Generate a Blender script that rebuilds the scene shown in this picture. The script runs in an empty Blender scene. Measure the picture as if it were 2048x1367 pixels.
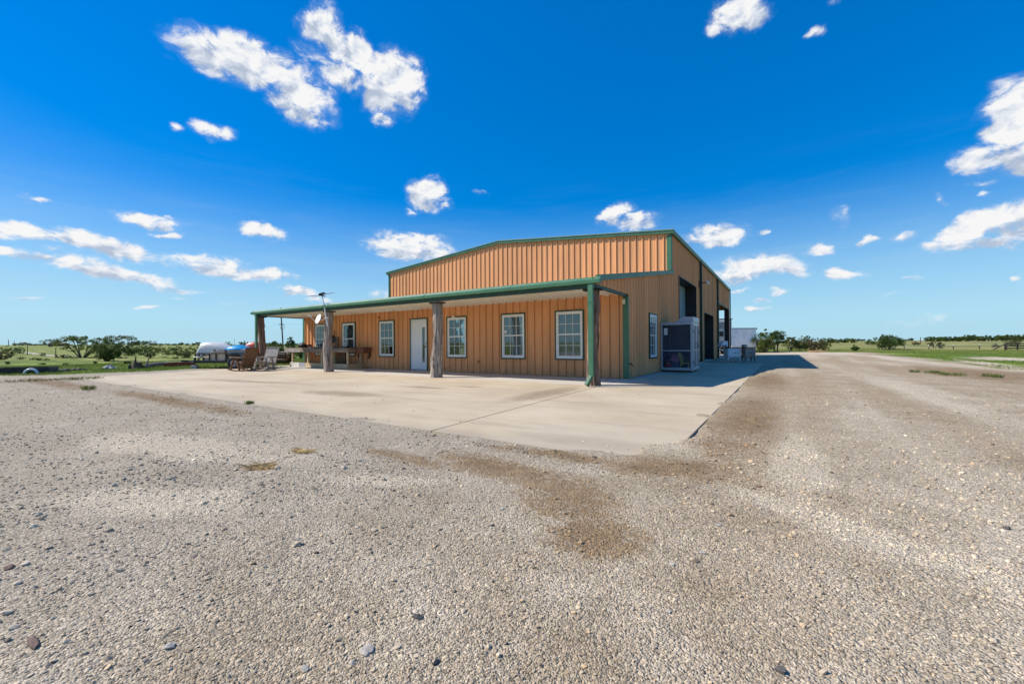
# scene for Blender 4.5: a metal workshop on a ranch yard
SKY_STR = 0.10
SKY_HUE = 0.5
SKY_SAT = 1.25
SKY_VAL = 1.0
SKY_GAM = 1.0
CLOUD_GAIN = 9.0
HZ_COL = (0.62, 0.82, 0.95)
SUN_STR = 3.6
EXPOSURE = 0.55
GRAVEL_N = 150000
SKY_HUE = 0.515
SKY_SAT = 2.15
SKY_VAL = 1.92
SKY_GAM = 0.58
CLOUD_GAIN = 5.9
HZ_COL = (2.2, 4.15, 5.5)
SUN_STR = 3.7
EXPOSURE = 0.66
GRAVEL_N = 210000
import bpy, bmesh, math, random
import numpy as np
from mathutils import Vector, Matrix, noise as mnoise

scene = bpy.context.scene
COL = scene.collection
random.seed(7)
RNG = np.random.default_rng(11)
R_ = math.radians

# ------------------------------------------------------------------ camera
CAM = Vector((3.996, -12.643, 1.062))
FPX = 825.673            # focal length in pixels of a 2048 px wide frame
yaw, pit, rol = R_(33.183), R_(0.436), R_(-0.309)
FW = Vector((-math.sin(yaw) * math.cos(pit), math.cos(yaw) * math.cos(pit), math.sin(pit)))
RT = FW.cross(Vector((0, 0, 1))).normalized()
UP0 = RT.cross(FW)
RT2 = math.cos(rol) * RT + math.sin(rol) * UP0
UP2 = -math.sin(rol) * RT + math.cos(rol) * UP0
cd = bpy.data.cameras.new('camera')
cam = bpy.data.objects.new('camera', cd)
COL.objects.link(cam)
cd.sensor_width = 36.0
cd.lens = FPX / 2048 * 36.0
cd.clip_start = 0.05
cd.clip_end = 20000
M = Matrix((RT2, UP2, -FW)).transposed().to_4x4()
M.translation = CAM
cam.matrix_world = M
scene.camera = cam


def ray(u, v):
    return FW + RT2 * ((u - 1024) / FPX) + UP2 * ((683.5 - v) / FPX)


def at(u, v, depth):
    """world point at survey reading u, v and a distance along the view axis"""
    return CAM + ray(u, v) * depth


def gnd(u, v, z=0.0):
    d = ray(u, v)
    return CAM + d * ((z - CAM.z) / d.z)


EX = Vector((RT.x, RT.y, 0)).normalized()      # horizontal axes of the yard as the photographer stood
EY = Vector((FW.x, FW.y, 0)).normalized()

# ------------------------------------------------------------------ node helpers


class NT:
    def __init__(s, tree):
        s.t = tree
        s.n = tree.nodes
        s.l = tree.links

    def node(s, typ, **kw):
        nd = s.n.new(typ)
        for k, v in kw.items():
            setattr(nd, k, v)
        return nd

    def put(s, sock, val):
        if val is None:
            return
        if isinstance(val, bpy.types.NodeSocket):
            s.l.new(val, sock)
        else:
            if sock.type == 'RGBA' and len(val) == 3:
                val = (*val, 1)
            sock.default_value = val

    def math(s, op, a, b=None, c=None, clamp=False):
        nd = s.node('ShaderNodeMath', operation=op, use_clamp=clamp)
        for i, x in enumerate((a, b, c)):
            s.put(nd.inputs[i], x)
        return nd.outputs[0]

    def vmath(s, op, a, b=None, scale=None):
        nd = s.node('ShaderNodeVectorMath', operation=op)
        s.put(nd.inputs[0], a)
        if b is not None:
            s.put(nd.inputs[1], b)
        if scale is not None:
            s.put(nd.inputs['Scale'], scale)
        return nd.outputs['Value'] if op in ('DOT_PRODUCT', 'LENGTH', 'DISTANCE') else nd.outputs[0]

    def noise(s, vec, scale, detail=4.0, rough=0.55, dist=0.0, out=0):
        nd = s.node('ShaderNodeTexNoise')
        s.put(nd.inputs['Vector'], vec)
        nd.inputs['Scale'].default_value = scale
        nd.inputs['Detail'].default_value = detail
        nd.inputs['Roughness'].default_value = rough
        nd.inputs['Distortion'].default_value = dist
        return nd.outputs[out]

    def voro(s, vec, scale, feature='F1', out='Distance', rnd=1.0):
        nd = s.node('ShaderNodeTexVoronoi', feature=feature)
        s.put(nd.inputs['Vector'], vec)
        nd.inputs['Scale'].default_value = scale
        nd.inputs['Randomness'].default_value = rnd
        return nd.outputs[out]

    def mix(s, f, a, b, blend='MIX'):
        nd = s.node('ShaderNodeMix', data_type='RGBA', blend_type=blend)
        nd.clamp_factor = True
        s.put(nd.inputs[0], f)
        s.put(nd.inputs[6], a)
        s.put(nd.inputs[7], b)
        return nd.outputs[2]

    def ramp(s, f, stops, interp='LINEAR'):
        nd = s.node('ShaderNodeValToRGB')
        cr = nd.color_ramp
        cr.interpolation = interp
        while len(cr.elements) < len(stops):
            cr.elements.new(0.5)
        for e, (p, c) in zip(cr.elements, stops):
            e.position = p
            e.color = (*c, 1) if len(c) == 3 else c
        s.put(nd.inputs[0], f)
        return nd.outputs[0]

    def smooth(s, x, a, b):
        nd = s.node('ShaderNodeMapRange', interpolation_type='SMOOTHSTEP')
        s.put(nd.inputs[0], x)
        nd.inputs[1].default_value = a
        nd.inputs[2].default_value = b
        return nd.outputs[0]

    def bump(s, h, strength=0.3, dist=0.01, normal=None):
        nd = s.node('ShaderNodeBump')
        s.put(nd.inputs['Height'], h)
        nd.inputs['Strength'].default_value = strength
        nd.inputs['Distance'].default_value = dist
        if normal is not None:
            s.put(nd.inputs['Normal'], normal)
        return nd.outputs[0]

    def mapv(s, vec, scale=(1, 1, 1), rot=(0, 0, 0), loc=(0, 0, 0)):
        nd = s.node('ShaderNodeMapping')
        s.put(nd.inputs[0], vec)
        nd.inputs['Scale'].default_value = scale
        nd.inputs['Rotation'].default_value = rot
        nd.inputs['Location'].default_value = loc
        return nd.outputs[0]


def new_mat(name):
    m = bpy.data.materials.new(name)
    m.use_nodes = True
    t = NT(m.node_tree)
    t.n.clear()
    out = t.node('ShaderNodeOutputMaterial')
    b = t.node('ShaderNodeBsdfPrincipled')
    t.l.new(b.outputs[0], out.inputs[0])
    return m, t, b, out


def wpos(t):
    return t.node('ShaderNodeNewGeometry').outputs['Position']


def mat_plain(name, col, rough=0.6, metal=0.0, var=0.15, scale=6.0, spec=0.5, dirt=None, bump=0.0, stretch=(1, 1, 1)):
    """paint / plastic / metal with uneven tone and optional dirt"""
    m, t, b, _ = new_mat(name)
    p = t.mapv(t.node('ShaderNodeTexCoord').outputs['Object'], stretch)
    n = t.noise(p, scale, 6, 0.6)
    dark = tuple(c * (1 - var) for c in col)
    lite = tuple(min(1, c * (1 + var)) for c in col)
    c = t.ramp(n, [(0.3, dark), (0.7, lite)])
    if dirt:
        n2 = t.noise(p, scale * 2.3, 8, 0.7)
        c = t.mix(t.smooth(n2, 0.52, 0.68), c, dirt)
    t.put(b.inputs['Base Color'], c)
    b.inputs['Metallic'].default_value = metal
    t.put(b.inputs['Roughness'], t.math('MULTIPLY_ADD', n, 0.25, rough - 0.12))
    b.inputs['Specular IOR Level'].default_value = spec
    if bump:
        t.put(b.inputs['Normal'], t.bump(t.noise(p, scale * 8, 6, 0.7), bump, 0.01))
    return m


MATS = {}


def siding(name, col, streak):
    m, t, b, _ = new_mat(name)
    p = wpos(t)
    n = t.noise(t.mapv(p, (3, 3, 0.35)), 1.0, 6, 0.6)
    fine = t.noise(t.mapv(p, (14, 14, 0.5)), 1.0, 4, 0.6)
    c = t.ramp(n, [(0.25, tuple(x * 0.84 for x in col)), (0.75, tuple(x * 1.14 for x in col))])
    c = t.mix(t.math('MULTIPLY', t.smooth(fine, 0.45, 0.75), 0.35), c, streak)
    # splash dirt low on the panels, and a slightly different tone from sheet to sheet
    z = t.node('ShaderNodeSeparateXYZ')
    t.put(z.inputs[0], p)
    wn_ = t.node('ShaderNodeTexWhiteNoise', noise_dimensions='1D')
    t.put(wn_.inputs['W'], t.math('FLOOR', t.math('DIVIDE', t.math('ADD', z.outputs[0], z.outputs[1]), 0.915)))
    tone = t.math('MULTIPLY_ADD', wn_.outputs['Value'], 0.16, 0.92)
    c = t.vmath('SCALE', c, scale=tone)
    low = t.math('MULTIPLY', t.smooth(z.outputs[2], 0.45, 0.0), t.smooth(t.noise(p, 5, 6, 0.7), 0.35, 0.7))
    c = t.mix(t.math('MULTIPLY', low, 0.55), c, (0.30, 0.21, 0.13))
    t.put(b.inputs['Base Color'], c)
    t.put(b.inputs['Roughness'], t.math('MULTIPLY_ADD', n, 0.2, 0.42))
    b.inputs['Specular IOR Level'].default_value = 0.25
    t.put(b.inputs['Normal'], t.bump(t.noise(t.mapv(p, (5, 5, 1.2)), 1.0, 3, 0.5), 0.25, 0.02))
    return m


def wood(name, light, dark, scale=1.0, axis='Z', rough=0.75, bump=0.5):
    m, t, b, _ = new_mat(name)
    p = t.node('ShaderNodeTexCoord').outputs['Object']
    st = {'Z': (22, 22, 1.6), 'X': (1.6, 22, 22), 'Y': (22, 1.6, 22)}[axis]
    g = t.noise(t.mapv(p, tuple(x * scale for x in st)), 1.0, 6, 0.65, 0.6)
    big = t.noise(p, 3.0 * scale, 4, 0.6)
    c = t.ramp(g, [(0.38, dark), (0.60, light)])
    c = t.mix(t.smooth(big, 0.4, 0.72), c, tuple(0.5 * (a + d) * 1.1 for a, d in zip(light, dark)))
    t.put(b.inputs['Base Color'], c)
    b.inputs['Roughness'].default_value = rough
    b.inputs['Specular IOR Level'].default_value = 0.25
    t.put(b.inputs['Normal'], t.bump(g, bump, 0.012))
    return m


def leaf_mat(name, stops, through=(0.16, 0.20, 0.02)):
    m, t, b, out = new_mat(name)
    a = t.node('ShaderNodeAttribute', attribute_name='tint')
    c = t.ramp(a.outputs['Fac'], stops)
    t.put(b.inputs['Base Color'], c)
    b.inputs['Roughness'].default_value = 0.6
    b.inputs['Specular IOR Level'].default_value = 0.25
    tr = t.node('ShaderNodeBsdfTranslucent')
    t.put(tr.inputs[0], t.mix(0.4, c, through))
    ms = t.node('ShaderNodeMixShader')
    ms.inputs[0].default_value = 0.3
    t.l.new(b.outputs[0], ms.inputs[1])
    t.l.new(tr.outputs[0], ms.inputs[2])
    t.l.new(ms.outputs[0], out.inputs[0])
    return m


def glass_mat():
    m, t, b, out = new_mat('window_glass')
    t.n.remove(b)
    g = t.node('ShaderNodeBsdfGlossy')
    g.inputs['Roughness'].default_value = 0.015
    g.inputs['Color'].default_value = (0.95, 1, 1, 1)
    p = wpos(t)
    t.put(g.inputs['Normal'], t.bump(t.noise(p, 1.6, 2, 0.5), 0.06, 0.03))
    tr = t.node('ShaderNodeBsdfTransparent')
    tr.inputs[0].default_value = (0.90, 0.94, 0.95, 1)
    fr = t.node('ShaderNodeFresnel')
    fr.inputs[0].default_value = 1.55
    f = t.math('MULTIPLY_ADD', fr.outputs[0], 0.95, 0.02, clamp=True)
    ms = t.node('ShaderNodeMixShader')
    t.put(ms.inputs[0], f)
    t.l.new(tr.outputs[0], ms.inputs[1])
    t.l.new(g.outputs[0], ms.inputs[2])
    t.l.new(ms.outputs[0], out.inputs[0])
    return m


TAN = (0.75, 0.350, 0.148)
MATS['stoverust'] = mat_plain('rust_eaten_enamel', (0.34, 0.28, 0.24), 0.7, var=0.3, scale=4, dirt=(0.15, 0.065, 0.035))


def dusty_glass():
    m, t, b, out = new_mat('dusty_cabinet_glass')
    n = t.noise(wpos(t), 4.0, 6, 0.65)
    t.put(b.inputs['Base Color'], t.ramp(n, [(0.3, (0.10, 0.115, 0.15)), (0.7, (0.20, 0.22, 0.26))]))
    b.inputs['Roughness'].default_value = 0.25
    tr = t.node('ShaderNodeBsdfTransparent')
    tr.inputs[0].default_value = (0.85, 0.88, 0.95, 1)
    ms = t.node('ShaderNodeMixShader')
    t.put(ms.inputs[0], t.math('MULTIPLY_ADD', n, 0.22, 0.06))
    t.l.new(tr.outputs[0], ms.inputs[1])
    t.l.new(b.outputs[0], ms.inputs[2])
    t.l.new(ms.outputs[0], out.inputs[0])
    return m


MATS['dusty'] = dusty_glass()
MATS['siding'] = siding('tan_metal_siding', TAN, (0.76, 0.42, 0.20))
MATS['green'] = mat_plain('green_trim_paint', (0.052, 0.155, 0.078), 0.45, var=0.12, scale=3)
MATS['dk_shade_green'] = mat_plain('dark_and_shaded_green_trim', (0.018, 0.060, 0.036), 0.5, var=0.15, scale=3)  # dark green beams; also green trim with its shade put into the colour
MATS['roofmetal'] = mat_plain('galvanised_roof', (0.42, 0.42, 0.40), 0.45, metal=0.3)
MATS['soffit'] = mat_plain('white_soffit_metal', (0.92, 0.86, 0.74), 0.5, var=0.06, scale=2, stretch=(6, .6, 1))
MATS['white'] = mat_plain('white_vinyl', (0.80, 0.79, 0.74), 0.45, var=0.05)
MATS['muntin'] = mat_plain('grey_white_grille', (0.66, 0.68, 0.66), 0.5, var=0.05)
MATS['glass'] = glass_mat()
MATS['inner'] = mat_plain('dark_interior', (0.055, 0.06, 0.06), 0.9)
MATS['curtain'] = mat_plain('pale_curtain', (0.78, 0.90, 0.88), 0.9, var=0.12, scale=9, stretch=(5, 1, .3))
MATS['blind'] = mat_plain('grey_blind', (0.30, 0.34, 0.35), 0.8, var=0.1)
MATS['door'] = mat_plain('white_door_paint', (0.74, 0.76, 0.75), 0.45, var=0.05, scale=2)
MATS['steel'] = mat_plain('dark_steel', (0.035, 0.030, 0.028), 0.5, metal=0.4, var=0.3)
MATS['black'] = mat_plain('black_iron', (0.015, 0.014, 0.014), 0.55, var=0.35)
MATS['rollup'] = mat_plain('rollup_door_paint', (0.23, 0.33, 0.35), 0.5, var=0.1)
MATS['cream'] = mat_plain('cream_plastic', (0.75, 0.62, 0.36), 0.5, var=0.08)
MATS['alu'] = mat_plain('painted_aluminium', (0.42, 0.45, 0.50), 0.4, metal=0.3, var=0.12, scale=8, dirt=(0.36, 0.34, 0.32))
MATS['mesh'] = mat_plain('dusty_panel', (0.16, 0.17, 0.19), 0.55, var=0.2, scale=5)
MATS['trailerwhite'] = mat_plain('weathered_white_panel', (0.88, 0.88, 0.87), 0.5, var=0.10, scale=1.2, stretch=(3, 3, .5), dirt=(0.50, 0.49, 0.47))
MATS['enamel'] = mat_plain('white_enamel', (0.74, 0.77, 0.80), 0.3, var=0.06)
MATS['rust'] = mat_plain('rusty_metal', (0.20, 0.075, 0.035), 0.85, var=0.5, scale=9, dirt=(0.10, 0.05, 0.035), bump=0.3)
MATS['rustwhite'] = mat_plain('rusting_enamel', (0.62, 0.60, 0.56), 0.55, var=0.15, scale=5, dirt=(0.24, 0.11, 0.06))
MATS['rubber'] = mat_plain('black_rubber', (0.018, 0.018, 0.019), 0.8, var=0.3)
MATS['tubwhite'] = mat_plain('white_fibreglass', (0.70, 0.67, 0.60), 0.4, var=0.06, scale=3)
MATS['tubtan'] = mat_plain('yellowed_fibreglass', (0.55, 0.44, 0.31), 0.5, var=0.12, scale=3)
MATS['bingrey'] = mat_plain('grey_bin', (0.42, 0.40, 0.35), 0.6, var=0.12, scale=4)
MATS['blue'] = mat_plain('bright_blue_plastic', (0.012, 0.29, 0.58), 0.4, var=0.25, scale=4)
MATS['red'] = mat_plain('red_orange_plastic', (0.50, 0.050, 0.016), 0.4, var=0.2, scale=4)
MATS['pink'] = mat_plain('pink_plastic', (0.90, 0.25, 0.32), 0.5, var=0.1)
MATS['yellow'] = mat_plain('yellow_plastic', (0.80, 0.66, 0.12), 0.5, var=0.1)
MATS['block'] = mat_plain('concrete_block', (0.40, 0.36, 0.31), 0.9, var=0.15, scale=12, bump=0.4)
MATS['stone'] = mat_plain('limestone', (0.40, 0.37, 0.32), 0.9, var=0.35, scale=7, bump=0.6)
MATS['darkstone'] = mat_plain('dark_stone', (0.095, 0.082, 0.072), 0.8, var=0.4, scale=9, bump=0.6)
MATS['brownstone'] = mat_plain('brown_stone', (0.16, 0.10, 0.075), 0.85, var=0.4, scale=9, bump=0.6)
MATS['greystone'] = mat_plain('grey_stone', (0.46, 0.41, 0.34), 0.85, var=0.3, scale=30, bump=0.6)
MATS['cedar'] = wood('weathered_cedar', (0.50, 0.42, 0.35), (0.085, 0.06, 0.045), 0.75, 'Z', 0.85, 1.0)
MATS['cedardark'] = wood('reddish_cedar', (0.33, 0.21, 0.15), (0.06, 0.035, 0.025), 0.75, 'Z', 0.85, 1.0)
MATS['pine'] = wood('new_pine', (0.62, 0.50, 0.30), (0.46, 0.33, 0.18), 0.7, 'X', 0.7, 0.2)
MATS['oldplank'] = wood('old_plank', (0.36, 0.27, 0.20), (0.13, 0.09, 0.06), 0.9, 'X', 0.8, 0.5)
MATS['brownwood'] = wood('brown_stained_wood', (0.26, 0.145, 0.080), (0.10, 0.05, 0.028), 1.3, 'Z', 0.65, 0.4)
MATS['greywood'] = wood('grey_weathered_wood', (0.48, 0.43, 0.37), (0.25, 0.22, 0.19), 1.3, 'Z', 0.8, 0.4)
MATS['polewood'] = wood('pole_wood', (0.13, 0.10, 0.08), (0.06, 0.045, 0.035), 1.0, 'Z', 0.9, 0.4)
MATS['bark'] = wood('tree_bark', (0.13, 0.10, 0.075), (0.05, 0.038, 0.03), 0.7, 'Z', 0.9, 0.6)
MATS['palebark'] = wood('pale_bark', (0.26, 0.22, 0.18), (0.11, 0.09, 0.07), 0.7, 'Z', 0.9, 0.6)
MATS['leaf_dark'] = leaf_mat('dark_leaf', [(0.0, (0.022, 0.045, 0.008)), (0.6, (0.060, 0.105, 0.016)), (1.0, (0.13, 0.17, 0.028))])
MATS['leaf_mid'] = leaf_mat('mesquite_leaf', [(0.0, (0.045, 0.072, 0.012)), (0.55, (0.105, 0.150, 0.024)), (1.0, (0.20, 0.23, 0.048))])
MATS['leaf_olive'] = leaf_mat('olive_leaf', [(0.0, (0.05, 0.058, 0.016)), (0.6, (0.115, 0.125, 0.036)), (1.0, (0.22, 0.19, 0.07))])
MATS['leaf_brown'] = leaf_mat('dry_leaf', [(0.0, (0.07, 0.05, 0.02)), (0.6, (0.14, 0.10, 0.05)), (1.0, (0.22, 0.17, 0.08))])
MATS['grassblade'] = leaf_mat('grass_blade', [(0.0, (0.080, 0.135, 0.016)), (0.55, (0.165, 0.255, 0.034)), (0.85, (0.28, 0.29, 0.080)), (1.0, (0.46, 0.38, 0.19))])
MATS['straw'] = leaf_mat('straw', [(0.0, (0.36, 0.25, 0.11)), (1.0, (0.80, 0.60, 0.30))], (0.5, 0.35, 0.15))

# ------------------------------------------------------------------ object helpers
ORG = {}


def setp(o, label=None, cat=None, group=None, kind=None):
    for k, v in (('label', label), ('category', cat), ('group', group), ('kind', kind)):
        if v:
            o[k] = v
    return o


def thing(name, label, cat, loc, rz=0.0, group=None):
    o = bpy.data.objects.new(name, None)
    o.empty_display_size = 0.2
    COL.objects.link(o)
    o.location = loc
    o.rotation_euler = (0, 0, rz)
    ORG[o] = Vector(loc)
    return setp(o, label, cat, group)


class MB:
    def __init__(s):
        s.v = []
        s.f = []
        s.sm = []

    def add(s, verts, faces, smooth=False):
        o = len(s.v)
        s.v += [tuple(v) for v in verts]
        s.f += [tuple(i + o for i in f) for f in faces]
        s.sm += [smooth] * len(faces)
        return s

    def box(s, x0, x1, y0, y1, z0, z1, mat=None, bev=0.0):
        if bev:
            b = min(bev, (x1 - x0) / 2.1, (y1 - y0) / 2.1, (z1 - z0) / 2.1)
            bm = bmesh.new()
            bmesh.ops.create_cube(bm, size=1)
            for v in bm.verts:
                v.co = Vector(((x0 + x1) / 2 + v.co.x * (x1 - x0), (y0 + y1) / 2 + v.co.y * (y1 - y0), (z0 + z1) / 2 + v.co.z * (z1 - z0)))
            bmesh.ops.bevel(bm, geom=bm.edges[:], offset=b, segments=1, affect='EDGES', profile=0.5)
            vs = [v.co.copy() for v in bm.verts]
            fs = [[v.index for v in f.verts] for f in bm.faces]
            bm.verts.index_update()
            fs = [[v.index for v in f.verts] for f in bm.faces]
            bm.free()
        else:
            vs = [Vector((x, y, z)) for x in (x0, x1) for y in (y0, y1) for z in (z0, z1)]
            fs = [(0, 1, 3, 2), (4, 6, 7, 5), (0, 4, 5, 1), (2, 3, 7, 6), (0, 2, 6, 4), (1, 5, 7, 3)]
        if mat is not None:
            vs = [mat @ v for v in vs]
        return s.add(vs, fs)

    def beam(s, a, b, w, h, up=(0, 0, 1), bev=0.0):
        """box of section w x h from point a to point b"""
        a, b = Vector(a), Vector(b)
        z = (b - a)
        L = z.length
        z.normalize()
        x = Vector(up).cross(z)
        if x.length < 1e-4:
            x = Vector((1, 0, 0)).cross(z)
            if x.length < 1e-4:
                x = Vector((0, 1, 0))
        x.normalize()
        y = z.cross(x)
        m = Matrix((x, y, z)).transposed().to_4x4()
        m.translation = a
        return s.box(-w / 2, w / 2, -h / 2, h / 2, 0, L, m, bev)

    def tube(s, pts, rad, seg=8, cap=True, smooth=True, rfun=None):
        pts = [Vector(p) for p in pts]
        n = len(pts)
        if not hasattr(rad, '__len__'):
            rad = [rad] * n
        rings = []
        px = None
        for i, p in enumerate(pts):
            d = (pts[min(i + 1, n - 1)] - pts[max(i - 1, 0)]).normalized()
            if px is None:
                px = d.orthogonal().normalized()
            px = (px - d * px.dot(d)).normalized()
            py = d.cross(px)
            ring = []
            for k in range(seg):
                t = 2 * math.pi * k / seg
                r = rad[i] * (rfun(i, t) if rfun else 1)
                ring.append(p + px * (math.cos(t) * r) + py * (math.sin(t) * r))
            rings.append(ring)
        vs = [v for r in rings for v in r]
        fs = [(i * seg + k, i * seg + (k + 1) % seg, (i + 1) * seg + (k + 1) % seg, (i + 1) * seg + k) for i in range(n - 1) for k in range(seg)]
        s.add(vs, fs, smooth)
        if cap:
            s.add(rings[0][::-1], [tuple(range(seg))])
            s.add(rings[-1], [tuple(range(seg))])
        return s

    def lathe(s, prof, seg=24, mat=None, smooth=True, sy=1.0, arc=2 * math.pi):
        full = abs(arc - 2 * math.pi) < 1e-6
        cols = seg if full else seg + 1
        vs = []
        for (r, z) in prof:
            for k in range(cols):
                t = arc * k / seg
                v = Vector((r * math.cos(t), r * math.sin(t) * sy, z))
                vs.append(mat @ v if mat is not None else v)
        fs = []
        for i in range(len(prof) - 1):
            for k in range(seg):
                k2 = (k + 1) % cols
                fs.append((i * cols + k, i * cols + k2, (i + 1) * cols + k2, (i + 1) * cols + k))
        return s.add(vs, fs, smooth)

    def prism(s, poly, ax, a, b):
        """polygon (list of 2D points) extruded along axis ax from a to b"""
        def P(p, h):
            return {'X': (h, p[0], p[1]), 'Y': (p[0], h, p[1]), 'Z': (p[0], p[1], h)}[ax]
        n = len(poly)
        vs = [P(p, a) for p in poly] + [P(p, b) for p in poly]
        fs = [tuple(range(n))[::-1], tuple(range(n, 2 * n))] + [(i, (i + 1) % n, n + (i + 1) % n, n + i) for i in range(n)]
        return s.add(vs, fs)

    def rock(s, c, r, seed=0, sq=(1, 1, 0.7), sub=2, rough=0.35):
        bm = bmesh.new()
        bmesh.ops.create_icosphere(bm, subdivisions=sub, radius=1)
        off = Vector((seed * 7.3, seed * 3.1, seed * 1.7))
        vs = []
        for v in bm.verts:
            d = 1 + rough * (mnoise.noise(v.co * 1.2 + off) + 0.5 * mnoise.noise(v.co * 2.9 + off))
            vs.append(Vector(c) + Vector((v.co.x * d * sq[0], v.co.y * d * sq[1], v.co.z * d * sq[2])) * r)
        bm.verts.index_update()
        fs = [[v.index for v in f.verts] for f in bm.faces]
        bm.free()
        return s.add(vs, fs, False)

    def build(s, name, mat, parent=None, label=None, recalc=True):
        o0 = ORG[parent] if parent is not None else Vector((0, 0, 0))
        me = bpy.data.meshes.new(name)
        me.from_pydata([(v[0] - o0.x, v[1] - o0.y, v[2] - o0.z) for v in s.v], [], s.f)
        me.polygons.foreach_set('use_smooth', s.sm)
        if recalc:
            bm = bmesh.new()
            bm.from_mesh(me)
            bmesh.ops.recalc_face_normals(bm, faces=bm.faces[:])
            bm.to_mesh(me)
            bm.free()
        me.materials.append(MATS[mat] if isinstance(mat, str) else mat)
        me.update()
        o = bpy.data.objects.new(name, me)
        COL.objects.link(o)
        ORG[o] = o0
        if parent is not None:
            o.parent = parent
        if label:
            o['label'] = label
        return o


def np_mesh(name, verts, faces, mat, tint=None, smooth=False, parent=None):
    """big mesh straight from arrays; faces is (n, k)"""
    verts = np.asarray(verts, np.float32)
    faces = np.asarray(faces, np.int32)
    if parent is not None:
        verts = verts - np.array(ORG[parent], np.float32)
    me = bpy.data.meshes.new(name)
    n, k = faces.shape
    me.vertices.add(len(verts))
    me.vertices.foreach_set('co', verts.ravel())
    me.loops.add(n * k)
    me.loops.foreach_set('vertex_index', faces.ravel())
    me.polygons.add(n)
    me.polygons.foreach_set('loop_start', np.arange(0, n * k, k, dtype=np.int32))
    me.polygons.foreach_set('loop_total', np.full(n, k, np.int32))
    me.polygons.foreach_set('use_smooth', np.full(n, smooth, bool))
    me.update(calc_edges=True)
    if tint is not None:
        a = me.attributes.new('tint', 'FLOAT', 'FACE')
        a.data.foreach_set('value', np.asarray(tint, np.float32))
    me.materials.append(MATS[mat] if isinstance(mat, str) else mat)
    o = bpy.data.objects.new(name, me)
    COL.objects.link(o)
    if parent is not None:
        o.parent = parent
        ORG[o] = ORG[parent]
    return o


def copy_tree(o, parent=None):
    c = o.copy()
    COL.objects.link(c)
    if parent is not None:
        c.parent = parent
    for ch in list(o.children):
        copy_tree(ch, c)
    return c


def sstep(x, a, b):
    t = np.clip((np.asarray(x, float) - a) / (b - a), 0, 1)
    return t * t * (3 - 2 * t)


def terrain(x, y):
    x = np.asarray(x, float)
    y = np.asarray(y, float)
    D = np.hypot(x - 4, y + 12.6)
    z = 0.0053 * np.clip(D - 80, 0, 1420)
    left = sstep(-x, 22, 45)
    z = z + left * (-1.0 * sstep(D, 27, 75) - 0.8 * sstep(D, 100, 200) + 1.8 * sstep(D, 300, 800))
    return z


def tz(x, y):
    return float(terrain(x, y))


def on_ground(u, v):
    """where the ray of a survey reading meets the terrain"""
    d = ray(u, v)
    lo = 1.0
    t = 2.0
    while t < 3000:
        p = CAM + d * t
        if p.z < tz(p.x, p.y):
            break
        lo = t
        t *= 1.01
    for _ in range(30):
        m = (lo + t) / 2
        p = CAM + d * m
        if p.z < tz(p.x, p.y):
            t = m
        else:
            lo = m
    p = CAM + d * t
    return Vector((p.x, p.y, tz(p.x, p.y)))

# ------------------------------------------------------------------ sky
world = bpy.data.worlds.new('World')
scene.world = world
world.use_nodes = True
W = NT(world.node_tree)
W.n.clear()
SUN_D = Vector((1.0, 0.60, -1.16)).normalized()
SUN_EL = math.asin(-SUN_D.z)
SUN_AZ = math.atan2(-SUN_D.x, -SUN_D.y)          # clockwise from +Y

sky = W.node('ShaderNodeTexSky', sky_type='NISHITA')
sky.sun_disc = False
sky.sun_elevation = SUN_EL
sky.sun_rotation = SUN_AZ
sky.altitude = 200
sky.air_density = 1.0
sky.dust_density = 0.15
sky.ozone_density = 3.0
tc = W.node('ShaderNodeTexCoord').outputs['Generated']
sp = W.node('ShaderNodeSeparateXYZ')
W.put(sp.inputs[0], tc)
AZ = W.math('ARCTAN2', sp.outputs[0], sp.outputs[1])
EL = W.math('ARCSINE', sp.outputs[2])
cmb = W.node('ShaderNodeCombineXYZ')
W.put(cmb.inputs[0], AZ)
W.put(cmb.inputs[1], EL)
cmb.inputs[2].default_value = 1.0
PE = cmb.outputs[0]
# deep clear polarised blue: saturation and a little gamma on the physical sky
gm = W.node('ShaderNodeGamma')
gm.inputs[1].default_value = SKY_GAM
W.l.new(sky.outputs[0], gm.inputs[0])
hs = W.node('ShaderNodeHueSaturation')
hs.inputs['Hue'].default_value = SKY_HUE
hs.inputs['Saturation'].default_value = SKY_SAT
hs.inputs['Value'].default_value = SKY_VAL
W.l.new(gm.outputs[0], hs.inputs['Color'])
skyc = hs.outputs[0]



def azel(u, v):
    d = ray(u, v).normalized()
    return math.atan2(d.x, d.y), math.asin(d.z)


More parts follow.
